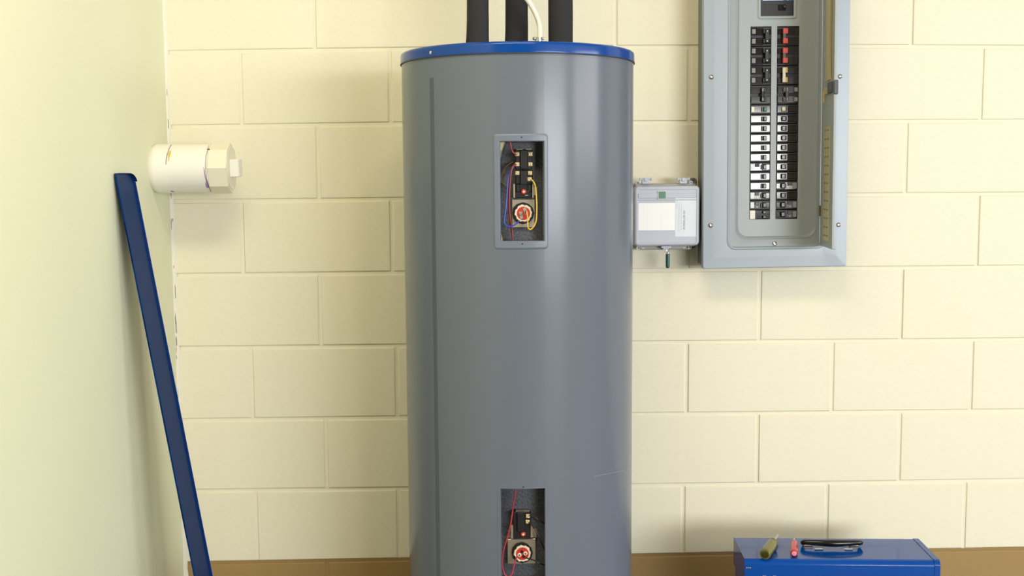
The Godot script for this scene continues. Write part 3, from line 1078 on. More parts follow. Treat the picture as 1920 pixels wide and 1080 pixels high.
# ---------------------------------------------------------------- breaker panel
func breaker_panel() -> void:
	var org := Vector3(1.633, 1.03, 0.0)
	var t := thing("breaker_panel", "grey metal breaker panel with its door open at the right", "breaker panel", org)
	t.rotation.z = 0.008
	var H := 0.90
	var zf := 0.102
	var w := 0.1955
	var bx := Shape.new()
	for e in [-1, 1]:
		bx.box(Vector3(-0.002 + e * (w - 0.0100), H / 2, 0.046), Vector3(0.002, H - 0.016, 0.092), 0.0005)
		bx.box(Vector3(-0.002, H / 2 + e * (H / 2 - 0.009), 0.046), Vector3(2 * w - 0.022, 0.002, 0.092), 0.0005)
	bx.box(Vector3(-0.002, H / 2, 0.002), Vector3(2 * w - 0.018, H - 0.016, 0.004), 0.001)
	part("back_box", bx, mat(rgb(120, 128, 134), 0.45), t)
	# trim cover: pressed rim, flat field, opening with a double bead
	var ox0 := -0.1235
	var ox1 := 0.1305
	var oy0 := 0.0565
	var oy1 := H - 0.06
	var tr := Shape.new()
	tr.soft = 0.93
	var loops := []
	for k in [[0.0, 0.084, 0.004], [0.0, zf - 0.007, 0.004], [0.0008, zf - 0.0036, 0.004], [0.0022, zf - 0.0018, 0.004], [0.026, zf - 0.0006, 0.006], [0.031, zf, 0.008]]:
		loops.append(lift(rounded(-w + k[0], k[0], w - k[0], H - k[0], k[2]), k[1]))
	for k in [[-0.0075, zf, 0.024], [-0.0055, zf + 0.0014, 0.023], [-0.0032, zf + 0.0018, 0.021], [-0.0010, zf + 0.0008, 0.019], [0.0004, zf - 0.004, 0.017], [0.0012, zf - 0.008, 0.016]]:
		loops.append(lift(rounded(ox0 + k[0], oy0 + k[0], ox1 - k[0], oy1 - k[0], k[2]), k[1]))
	tr.loft(loops)
	part("trim_cover", tr, M.panel, t)
	# dead front: frame surface, then the recessed pan with slots for the breakers
	var df := Shape.new()
	df.soft = 0.75
	var px0 := -0.1055
	var px1 := 0.1155
	var py0 := 0.0770
	var py1 := H - 0.075
	var l2 := []
	l2.append(lift(rounded(ox0 - 0.004, oy0 - 0.004, ox1 + 0.004, oy1 + 0.004, 0.018), zf - 0.009))
	for k in [[-0.0012, zf - 0.0088, 0.031], [0.0008, zf - 0.0072, 0.030], [0.0032, zf - 0.0070, 0.029], [0.0050, zf - 0.0090, 0.028], [0.0062, zf - 0.0135, 0.027], [0.0080, zf - 0.0155, 0.026]]:
		l2.append(lift(rounded(px0 + k[0], py0 + k[0], px1 - k[0], py1 - k[0], k[2]), k[1]))
	df.loft(l2)
	var zp := zf - 0.0155
	# columns and main slot measured on the pan
	var sx := [[-0.0665, -0.0105], [0.0045, 0.0640]]
	var sy0 := 0.1300
	var sy1 := 0.6395
	var mx := [-0.0400, 0.0480]
	var my := [0.6670, 0.765]
	var xs := [px0 + 0.008, sx[0][0], mx[0], sx[0][1], sx[1][0], mx[1], sx[1][1], px1 - 0.008]
	var ys := [py0 + 0.008, py0 + 0.034, sy0, sy1, my[0], my[1], py1 - 0.034, py1 - 0.008]
	xs.sort()
	ys.sort()
	for j in ys.size() - 1:
		for i in xs.size() - 1:
			var cx: float = (xs[i] + xs[i + 1]) / 2
			var cy: float = (ys[j] + ys[j + 1]) / 2
			var hole := false
			for q in sx:
				if cx > q[0] and cx < q[1] and cy > sy0 and cy < sy1: hole = true
			if cx > mx[0] and cx < mx[1] and cy > my[0] and cy < my[1]: hole = true
			if hole: continue
			var a := Vector2(xs[i], ys[j])
			var b := Vector2(xs[i + 1], ys[j + 1])
			# keep the four rounded corners of the pan clear
			if (i == 0 or i == xs.size() - 2) and (j == 0 or j == ys.size() - 2):
				var rr := 0.026
				var cc := Vector2(px0 + 0.008 + rr if i == 0 else px1 - 0.008 - rr, py0 + 0.008 + rr if j == 0 else py1 - 0.008 - rr)
				var arc := PackedVector3Array()
				var base_a := (PI if i == 0 else 0.0)
				for k in 7:
					var ang := 0.0
					if i == 0 and j == 0: ang = PI + PI / 2 * k / 6
					elif i != 0 and j == 0: ang = -PI / 2 + PI / 2 * k / 6
					elif i != 0: ang = PI / 2 * k / 6
					else: ang = PI / 2 + PI / 2 * k / 6
					arc.append(Vector3(cc.x + cos(ang) * rr, cc.y + sin(ang) * rr, zp))
				var rest_: Array
				if i == 0 and j == 0: rest_ = [Vector3(b.x, a.y, zp), Vector3(b.x, b.y, zp), Vector3(a.x, b.y, zp)]
				elif i != 0 and j == 0: rest_ = [Vector3(b.x, b.y, zp), Vector3(a.x, b.y, zp), Vector3(a.x, a.y, zp)]
				elif i != 0: rest_ = [Vector3(a.x, b.y, zp), Vector3(a.x, a.y, zp), Vector3(b.x, a.y, zp)]
				else: rest_ = [Vector3(a.x, a.y, zp), Vector3(b.x, a.y, zp), Vector3(b.x, b.y, zp)]
				for p in rest_: arc.append(p)
				df.fan(arc)
				continue
			df.quad(Vector3(a.x, a.y, zp), Vector3(b.x, a.y, zp), Vector3(b.x, b.y, zp), Vector3(a.x, b.y, zp))
	# turned-in slot edges
	for q in [[sx[0][0], sx[0][1], sy0, sy1], [sx[1][0], sx[1][1], sy0, sy1], [mx[0], mx[1], my[0], my[1]]]:
		var e0 := lift(rounded(q[0], q[2], q[1], q[3], 0.0004, 1), zp)
		var e1 := lift(rounded(q[0], q[2], q[1], q[3], 0.0004, 1), zp - 0.012)
		df.loft([e0, e1])
	part("dead_front", df, M.pan, t)
	# bead round the main slot
	var bead := Shape.new()
	bead.soft = 0.7
	var bl := []
	for k in [[-0.0085, -0.0002, 0.006], [-0.0075, 0.0016, 0.0058], [-0.0058, 0.0022, 0.005], [-0.0016, 0.0022, 0.002], [0.0, 0.0012, 0.0006], [0.0, -0.006, 0.0006]]:
		bl.append(lift(rounded(mx[0] + k[0], my[0] + k[0], mx[1] - k[0], my[1] - k[0], k[2]), zp + k[1]))
	bead.loft(bl)
	part("main_bead", bead, M.pan, t)
	for q in sx:
		var lip := Shape.new()
		lip.box(Vector3((q[0] + q[1]) / 2, sy1 + 0.0022, zp + 0.0004), Vector3(q[1] - q[0], 0.004, 0.0016), 0.0007)
		part("slot_lip", lip, M.pan, t)
	# screws of the trim and of the dead front
	for p in [[1334, 144.5], [1575, 143.5], [1332.5, 422.5], [1572, 421.5], [1452.5, 456.5]]:
		var lower: bool = p[1] > 440
		var pos := t.transform.affine_inverse() * at(p[0], p[1], (zf - 0.009) if lower else zf - 0.001)
		var so := part("screw", screw_shape(0.0062, 0.0042), M.chrome if lower else M.zinc, t)
		so.position = pos
	breakers(t, sx, sy0, zp)
	main_breaker(t, mx, my, zp)
	panel_door(t, ox1, oy0, oy1, zf)

# name of the kind standing in each of the twenty places of a column, from the top; "" where a two-pole one reaches over
const LEFT := ["tie", "", "tie", "", "tie", "", "bar", "", "green", "single", "single", "single", "single", "single", "test", "single", "single", "test_dark", "test_dark", "tandem"]
const RIGHT := ["red", "", "red", "", "yellow", "", "bar", "", "white", "single", "single", "single", "single", "single", "single", "single", "test_dark", "single", "test_dark", "test_dark"]

func breakers(t: Node3D, sx: Array, sy0: float, zp: float) -> void:
	var pitch := 0.02547
	var made := {}
	for side in 2:
		var names: Array = LEFT if side == 0 else RIGHT
		var x0: float = sx[side][0]
		var x1: float = sx[side][1]
		for i in 20:
			if names[i] == "": continue
			var double: bool = i < 19 and names[i + 1] == ""
			var h := pitch * (2.0 if double else 1.0)
			var y := sy0 + pitch * (20 - i) - h      # lower edge
			var key := "%s%d" % [names[i], side]
			var n: Node3D
			if made.has(key):
				n = made[key].duplicate()
				n.name = numbered("circuit_breaker", t)
				t.add_child(n, true)
			else:
				n = Node3D.new()
				n.name = numbered("circuit_breaker", t)
				t.add_child(n, true)
				one_breaker(n, names[i], side, x1 - x0, h)
				made[key] = n
			n.position = Vector3(x0, y, zp)

# origin at the lower left corner of the slot space, z = 0 on the dead front
func one_breaker(n: Node3D, kind: String, side: int, w: float, h: float) -> void:
	var flip := func(x: float) -> float: return x if side == 0 else w - x
	var bx := func(s: Shape, a: float, b: float, y0: float, y1: float, z0: float, z1: float, bev: float) -> void:
		var xa: float = flip.call(a)
		var xb: float = flip.call(b)
		s.box(Vector3((xa + xb) / 2, (y0 + y1) / 2, (z0 + z1) / 2), Vector3(absf(xb - xa), y1 - y0, z1 - z0), bev)
	var e := 0.0007
	var body := Shape.new()
	bx.call(body, 0.0008, w - 0.0008, e, h - e, -0.03, -0.0030, 0.0008)
	part("case", body, M.black, n)
	var poles := 2 if h > 0.03 else 1
	var p := h / poles
	var face := Shape.new()
	var lever := Shape.new()
	var tip := Shape.new()
	# x is measured from the outer end (0) to the bus end (w); the lever leans to the bus end
	var lx := w * 0.64
	for k in poles:
		var y0 := k * p
		match kind:
			"single", "white", "green", "bar":
				bx.call(face, 0.0022, w - 0.0022, y0 + 0.0038, y0 + p - 0.0038, -0.01, 0.0012, 0.0007)
			"tandem":
				bx.call(face, 0.0022, w - 0.0022, y0 + 0.0020, y0 + p * 0.5 - 0.0008, -0.01, 0.0004, 0.0006)
				bx.call(face, 0.0022, w - 0.0022, y0 + p * 0.5 + 0.0008, y0 + p - 0.0020, -0.01, 0.0004, 0.0006)
			_:
				bx.call(face, 0.0016, w * 0.60, y0 + 0.0030, y0 + p - 0.0035, -0.01, 0.0004, 0.0007)
				bx.call(face, w * 0.60, w - 0.0016, y0 + 0.0050, y0 + p - 0.0060, -0.01, -0.0008, 0.0007)
	part("face", face, M.breaker_face, n)
	var lever_m: Material = M.gloss_black
	match kind:
		"single", "white", "green", "test", "test_dark":
			var well := Shape.new()
			bx.call(well, lx - 0.0065, lx + 0.0085, 0.0062, h - 0.0062, 0.0, 0.0020, 0.0006)
			part("lever_well", well, M.deep, n)
			bx.call(lever, lx - 0.0010, lx + 0.0080, 0.0070, h - 0.0070, 0.0, 0.0080, 0.0012)
			lever_m = M.lever_green if kind == "green" else (M.handle_white if kind == "white" else M.gloss_black)
			part("lever", lever, lever_m, n, {"green": "green lever", "white": "white lever"}.get(kind, ""))
			bx.call(tip, lx - 0.0042, lx - 0.0022, 0.0072, h - 0.0072, 0.0016, 0.0030, 0.0003)
			part("lever_mark", tip, M.grey_print, n)
		"bar":
			bx.call(lever, lx - 0.0085, lx - 0.0005, 0.0070, h - 0.0070, 0.0050, 0.0110, 0.0025)
			for k in 2:
				bx.call(lever, lx - 0.0060, lx + 0.0055, k * p + 0.0068, (k + 1) * p - 0.0068, 0.0, 0.0075, 0.001)
			part("lever", lever, M.handle_grey if side == 1 else M.black, n, "two levers joined by a bar")
			for k in 2:
				bx.call(tip, lx - 0.0065, lx - 0.0025, k * p + 0.0085, (k + 1) * p - 0.0085, 0.0108, 0.0114, 0.0002)
			part("lever_mark", tip, M.grey_print, n)
		"tie":
			bx.call(lever, lx + 0.0010, lx + 0.0120, 0.0075, h - 0.0075, 0.0040, 0.0100, 0.0015)
			for k in 2:
				bx.call(lever, lx - 0.0035, lx + 0.0040, k * p + 0.0068, (k + 1) * p - 0.0068, 0.0, 0.0070, 0.001)
			part("lever", lever, M.black, n, "two levers joined by a tie bar")
			for k in 2:
				var pos := Vector3(flip.call(lx + 0.0065), k * p + p * 0.5, 0.0098)
				var rivet := Shape.new()
				rivet.lathe([[0.0014, 0.0], [0.0014, 0.0006], [0.0, 0.0008]], 10, Transform3D(Basis(Vector3(1, 0, 0), PI / 2), pos))
				part("rivet", rivet, M.nickel, n)
		"red", "yellow":
			var hm: Material = M.handle_red if kind == "red" else M.handle_yellow
			for k in 2:
				bx.call(lever, lx - 0.0060, lx + 0.0070, k * p + 0.0055, (k + 1) * p - 0.0055, 0.0, 0.0085, 0.0012)
			part("lever", lever, hm, n, kind + " levers")
			bx.call(tip, lx + 0.0000, lx + 0.0080, 0.0060, h - 0.0060, 0.0070, 0.0098, 0.0010)
			part("tie_bar", tip, M.handle_white if kind == "yellow" else M.handle_grey, n)
			var cap := Shape.new()
			if kind == "red":
				for k in 2:
					bx.call(cap, lx + 0.0004, lx + 0.0078, k * p + 0.0058, (k + 1) * p - 0.0058, 0.0090, 0.0106, 0.0006)
				part("lever_cap", cap, hm, n, "red lever cap")
		"tandem":
			for k in 2:
				bx.call(lever, lx - 0.0010, lx + 0.0080, k * h * 0.5 + 0.0030, (k + 1) * h * 0.5 - 0.0030, 0.0, 0.0075, 0.0012)
			part("lever", lever, M.gloss_black, n)
	# printed or glued details
	if side == 1 and kind in ["single", "white"]:
		var rating := Shape.new()
		bx.call(rating, 0.0026, w * 0.50, 0.0042, h - 0.0042, 0.0006, 0.0016, 0.0002)
		part("rating_label", rating, M.matte_label, n)
		var rows := Shape.new()
		for k in 5:
			bx.call(rows, 0.0050 + k * 0.0048, 0.0062 + k * 0.0048, 0.0075, h - 0.0075 - 0.002 * (k % 2), 0.0014, 0.0018, 0.0)
		part("rating_print", rows, M.rating_ink, n).set_meta("kind", "stuff")
	var pr := Shape.new()
	match kind:
		"green":
			bx.call(pr, 0.0035, 0.0110, 0.0060, h - 0.0060, 0.0, 0.0018, 0.0002)
			part("sticker", pr, M.sticker, n)
		"tandem":
			bx.call(pr, 0.0014, 0.0155, 0.0012, h - 0.0012, 0.0, 0.0012, 0.0002)
			part("sticker", pr, M.sticker, n, "white sticker")
		"test", "test_dark":
			var bt := Shape.new()
			bx.call(bt, w * 0.26, w * 0.46, h * 0.50, h - 0.0035, 0.0, 0.0040, 0.0008)
			part("test_button", bt, M.handle_grey if kind == "test_dark" else M.dark, n)
			bx.call(pr, 0.0030, w * 0.22, 0.0050, h - 0.0045, 0.0, 0.0012, 0.0002)
			part("sticker", pr, M.grey_print if side == 1 else M.label, n)
			var dot := Shape.new()
			dot.lathe([[0.0013, 0.0], [0.0013, 0.0008], [0.0, 0.0010]], 10, Transform3D(Basis(Vector3(1, 0, 0), PI / 2), Vector3(flip.call(w * 0.36), h * 0.30, 0.0006)))
			part("screw", dot, M.nickel, n)
		"tie":
			for k in 2:
				var tag_ := Shape.new()
				bx.call(tag_, 0.0040, 0.0135, k * p + 0.0070, (k + 1) * p - 0.0060, 0.0, 0.0008, 0.0002)
				part("print", tag_, M.grey_print, n)
		"bar":
			if side == 1:
				for k in 2:
					var tag_ := Shape.new()
					bx.call(tag_, 0.0035, 0.0120, k * p + 0.0075, (k + 1) * p - 0.0075, 0.0, 0.0016, 0.0002)
					part("print", tag_, M.grey_print, n)

func main_breaker(t: Node3D, mx: Array, my: Array, zp: float) -> void:
	var n := Node3D.new()
	n.name = "main_breaker"
	t.add_child(n)
	n.set_meta("label", "wide main breaker with a blue and white band")
	n.position = Vector3(mx[0], my[0], zp)
	var w: float = mx[1] - mx[0]
	var h: float = my[1] - my[0]
	var s := Shape.new()
	s.box(Vector3(w / 2, h / 2, -0.012), Vector3(w - 0.0012, h - 0.0012, 0.020), 0.001)
	part("case", s, M.black, n)
	var lw := Shape.new()
	lw.box(Vector3(w * 0.655, 0.0215, 0.0), Vector3(0.0190, 0.0150, 0.006), 0.0012)
	part("lever_well", lw, M.deep, n)
	var lv := Shape.new()
	lv.box(Vector3(w * 0.70, 0.0225, 0.004), Vector3(0.0085, 0.0085, 0.012), 0.0018)
	part("lever", lv, M.gloss_black, n)
	var rd := Shape.new()
	rd.box(Vector3(w * 0.41, 0.0335, -0.0016), Vector3(w * 0.55, 0.0012, 0.0012), 0.0003)
	rd.box(Vector3(w * 0.18, 0.021, -0.0016), Vector3(0.0012, 0.026, 0.0012), 0.0003)
	part("ridge", rd, M.handle_grey, n)
	var bb := Shape.new()
	bb.box(Vector3(w / 2, 0.0505, -0.0014), Vector3(w - 0.004, 0.0235, 0.0016), 0.0003)
	part("blue_band", bb, M.breaker_blue, n)
	var wb := Shape.new()
	wb.box(Vector3(w * 0.37, 0.0508, -0.0008), Vector3(w * 0.62, 0.0215, 0.0014), 0.0003)
	part("white_plate", wb, M.label, n)
	var mk := Shape.new()
	mk.box(Vector3(w * 0.815, 0.0425, -0.0004), Vector3(0.0035, 0.0048, 0.0008), 0.0002)
	part("white_mark", mk, M.label, n)

func panel_door(t: Node3D, ox1: float, oy0: float, oy1: float, zf: float) -> void:
	var n := Node3D.new()
	n.name = "door"
	t.add_child(n)
	n.set_meta("label", "open panel door seen almost edge on")
	n.position = Vector3(ox1 - 0.0065, oy0, zf - 0.006)
	n.rotation.y = -0.125
	var hh := oy1 - oy0
	var dw := 0.168
	var s := Shape.new()      # local: z runs out from the hinge, x is the thickness
	s.box(Vector3(0.0, hh / 2 + 0.001, dw / 2), Vector3(0.0016, hh - 0.002, dw), 0.0005)
	s.box(Vector3(0.0025, hh / 2 + 0.001, dw - 0.0008), Vector3(0.0060, hh - 0.002, 0.0016), 0.0005)
	s.box(Vector3(0.005, 0.002, dw / 2), Vector3(0.0105, 0.0016, dw - 0.004), 0.0005)
	part("leaf", s, mat(rgb(168, 174, 174), 0.36), n)
	# directory sheets in their holder
	var ypx := func(py: float) -> float: return (t.transform.affine_inverse() * at(1545, py, 0.17)).y - oy0
	var d1 := Shape.new()
	var yl: float = ypx.call(451)
	var yh: float = ypx.call(238)
	d1.box(Vector3(-0.0016, (yl + yh) / 2, dw * 0.52), Vector3(0.0012, yh - yl, dw * 0.46), 0.0003)
	part("directory_card", d1, M.directory, n, "yellowed directory card")
	var lines := Shape.new()
	for i in 13:
		var f := (i + 0.6) / 13.0
		for k in 2:
			lines.box(Vector3(-0.0023, lerpf(yl, yh, f), dw * (0.42 + 0.2 * k)), Vector3(0.0003, 0.0045, dw * 0.13 + rng.randf_range(0, 0.006)))
	part("handwriting", lines, mat(rgb(150, 138, 96), 0.7), n).set_meta("kind", "stuff")
	var d2 := Shape.new()
	var y2: float = ypx.call(152)
	var pr := []
	for yy in [y2, y2 + 0.03, y2 + 0.08, hh - 0.03]:
		var fold: float = 0.004 + 0.003 * sin(yy * 40.0)
		pr.append(PackedVector3Array([Vector3(-0.0014, yy, dw * 0.30), Vector3(-0.0022 - fold * 0.3, yy, dw * 0.48), Vector3(-0.0020 - fold, yy, dw * (0.80 - 0.0)), Vector3(-0.0012, yy, dw * 0.78)]))
	d2.loft(pr)
	part("instruction_sheet", d2, M.directory, n, "folded instruction sheet tucked in the door")
	var d3 := Shape.new()
	d3.tube(PackedVector3Array([Vector3(-0.004, y2 - 0.006, dw * 0.86), Vector3(-0.0062, y2 + 0.08, dw * 0.82), Vector3(-0.0068, hh - 0.03, dw * 0.80)]), [0.0010], 6)
	part("sheet_edge", d3, M.kraft, n)
	# latch
	var ly: float = ypx.call(167)
	var la := Shape.new()
	la.box(Vector3(-0.004, ly, dw * 0.80), Vector3(0.007, 0.028, dw * 0.26), 0.002)
	la.box(Vector3(-0.0065, ly, dw * 0.86), Vector3(0.004, 0.019, dw * 0.05), 0.001)
	la.box(Vector3(0.0040, ly - 0.002, dw * 0.99), Vector3(0.0110, 0.036, 0.010), 0.002)
	part("latch", la, mat(rgb(86, 90, 96), 0.4), n, "grey plastic door latch")
	var br := Shape.new()
	br.box(Vector3(-0.0050, ly - 0.005, dw * 0.52), Vector3(0.0012, 0.018, dw * 0.34), 0.0004)
	br.box(Vector3(-0.0055, ly - 0.018, dw * 0.33), Vector3(0.0040, 0.030, 0.0016), 0.0004)
	part("latch_tongue", br, M.brass, n, "brass latch tongue")
	var hn := Shape.new()
	var hy: float = ypx.call(397)
	hn.lathe([[0.0, -0.014], [0.0026, -0.014], [0.0026, 0.014], [0.0, 0.014]], 10, Transform3D(Basis(), Vector3(-0.0028, hy, 0.004)))
	part("hinge_pin", hn, M.brown_wire, n)

# ---------------------------------------------------------------- white pipe stub in the corner
func pvc_stub() -> void:
	var t := thing("cleanout_pipe", "white plastic cleanout pipe stub with a square plug, sticking out of the left wall", "pipe", Vector3(0, 1.3055, 0.137))
	var along := Transform3D(Basis(Vector3(0, 0, 1), -PI / 2), Vector3())
	var hub := Shape.new()
	hub.lathe([[0.058, 0.0], [0.0600, 0.002], [0.0632, 0.009], [0.0637, 0.013], [0.0637, 0.0475], [0.0630, 0.0490], [0.0605, 0.0490]], 64, along)
	part("hub", hub, M.pvc, t)
	var pp := Shape.new()
	pp.lathe([[0.0600, 0.0485], [0.0630, 0.0490], [0.0633, 0.0500], [0.0626, 0.1485], [0.0600, 0.1490]], 64, along)
	part("pipe", pp, M.pvc, t)
	var cap := Shape.new()
	cap.soft = 0.96
	cap.lathe([[0.060, 0.1490], [0.0650, 0.1492], [0.0656, 0.1505], [0.0660, 0.1960], [0.0650, 0.1975], [0.0, 0.1975]], 8, along, 0.0)
	part("cap", cap, M.pvc_cap, t)
	var rm := Shape.new()
	rm.lathe([[0.0550, 0.1970], [0.0550, 0.1985], [0.0530, 0.1992], [0.0, 0.1992]], 48, along)
	part("cap_rim", rm, M.pvc_cap, t)
	var pl := Shape.new()
	pl.box(Vector3(0.2085, 0.001, 0.003), Vector3(0.026, 0.046, 0.046), 0.003, Transform3D(Basis(Vector3(1, 0, 0), 0.09), Vector3()))
	part("square_plug", pl, M.pvc, t, "square plug in the pipe cap")
	# primer smears and marks, thin skins on the surface
	var on := func(x: float, py: float, r: float) -> Vector3:
		var y: float = clampf((316.0 - py) / 46.0, -0.999, 0.999)
		var a := asin(y)
		return Vector3(x, sin(a) * r, cos(a) * r)
	var smear := func(called: String, pts: Array, wid: Array, r: float, m: Material) -> void:
		var s := Shape.new()
		var a := PackedVector3Array()
		var b := PackedVector3Array()
		for i in pts.size():
			a.append(on.call(pts[i][0] - wid[i] / 2, pts[i][1], r))
			b.append(on.call(pts[i][0] + wid[i] / 2, pts[i][1], r))
		s.loft([a, b], false)
		part(called, s, m, t)
	smear.call("primer_smear", [[0.0505, 272.5], [0.0492, 280], [0.0478, 290], [0.0468, 300], [0.0462, 309]], [0.003, 0.0024, 0.0026, 0.0026, 0.0018], 0.0642, M.mauve)
	smear.call("primer_smear", [[0.0475, 357], [0.0500, 358.5], [0.0520, 359.5]], [0.004, 0.008, 0.005], 0.0642, M.mauve)
	smear.call("primer_smear", [[0.1408, 315], [0.1420, 323], [0.1432, 331], [0.1446, 339], [0.1440, 345], [0.1432, 350], [0.1440, 353]], [0.0012, 0.0024, 0.0026, 0.003, 0.0066, 0.007, 0.003], 0.0633, M.purple)
	smear.call("seam_line", [[0.1484, 275], [0.1466, 295], [0.1462, 315], [0.1468, 335], [0.1484, 350], [0.1494, 358]], [0.0008, 0.0008, 0.0008, 0.0008, 0.0014, 0.0018], 0.0662, M.ink)
	smear.call("yellow_mark", [[0.0535, 284], [0.0533, 291], [0.0528, 296], [0.0524, 303]], [0.0048, 0.0056, 0.0026, 0.0014], 0.0642, M.yellow_ink)
	smear.call("ink_mark", [[0.1500, 282], [0.1512, 284]], [0.007, 0.006], 0.0668, M.ink)

# ---------------------------------------------------------------- blue panel leaning on the left wall
func leaning_strip() -> void:
	# corners: top edge touches the wall, bottom stands out from it
	var top_y := 1.2930
	var p_low := at(378, 1070, 0.41)
	var out_at := p_low.x            # distance from the wall at that height
	var slope := (out_at - 0.004) / (top_y - p_low.y)
	var foot_x := 0.004 + slope * top_y
	var t := thing("leaning_panel", "long narrow dark blue metal panel leaning against the left wall", "metal panel", Vector3(foot_x, 0, 0.41))
	var ln := sqrt(top_y * top_y + (foot_x - 0.004) ** 2)
	t.rotation.z = atan2(foot_x - 0.004, top_y)
	var hw := 0.066
	# face: outline in (z, y) with a rounded upper corner on the wall-corner side
	var out := PackedVector2Array()
	out.append(Vector2(-hw, 0.0))
	out.append(Vector2(hw, 0.0))
	out.append(Vector2(hw, ln - 0.002))
	out.append(Vector2(hw - 0.002, ln))
	for i in 7:
		var a := PI / 2 + PI / 2 * i / 6.0
		out.append(Vector2(-hw + 0.045 + cos(a) * 0.045, ln - 0.020 + sin(a) * 0.020))
	var s := Shape.new()
	var turn := Transform3D(Basis(Vector3(0, 0, -1), Vector3(0, 1, 0), Vector3(1, 0, 0)), Vector3())
	var flipped := PackedVector2Array()
	for i in out.size():
		flipped.append(Vector2(-out[i].x, out[i].y))
	flipped.reverse()
	s.slab(flipped, -0.0010, 0.0010, 0.0, turn)
	part("sheet", s, M.strip_blue, t)
	var fl := Shape.new()
	fl.box(Vector3(0.002, ln / 2 - 0.0105, -hw + 0.0008), Vector3(0.006, ln - 0.021, 0.0020), 0.0008)
	part("folded_edge", fl, M.strip_lit_edge, t, "folded edge, coloured brighter as if lit")  # light on the edge is put into its colour
	var f2 := Shape.new()
	f2.box(Vector3(0.001, ln / 2 - 0.002, hw - 0.0008), Vector3(0.004, ln - 0.004, 0.0016), 0.0006)
	part("folded_edge", f2, M.strip_blue, t)
	var rim := Shape.new()
	var pts := PackedVector3Array()
	for i in range(2, out.size()):
		pts.append(Vector3(0.004, out[i].y - 0.0008, out[i].x))
	for i in pts.size() - 1:
		rim.quad(pts[i] + Vector3(-0.005, 0, 0), pts[i] + Vector3(0.005, 0, 0), pts[i + 1] + Vector3(0.005, 0, 0), pts[i + 1] + Vector3(-0.005, 0, 0))
	part("folded_edge", rim, M.strip_blue, t)

# ---------------------------------------------------------------- toolbox and what lies on it
const LID_Y := 0.3156

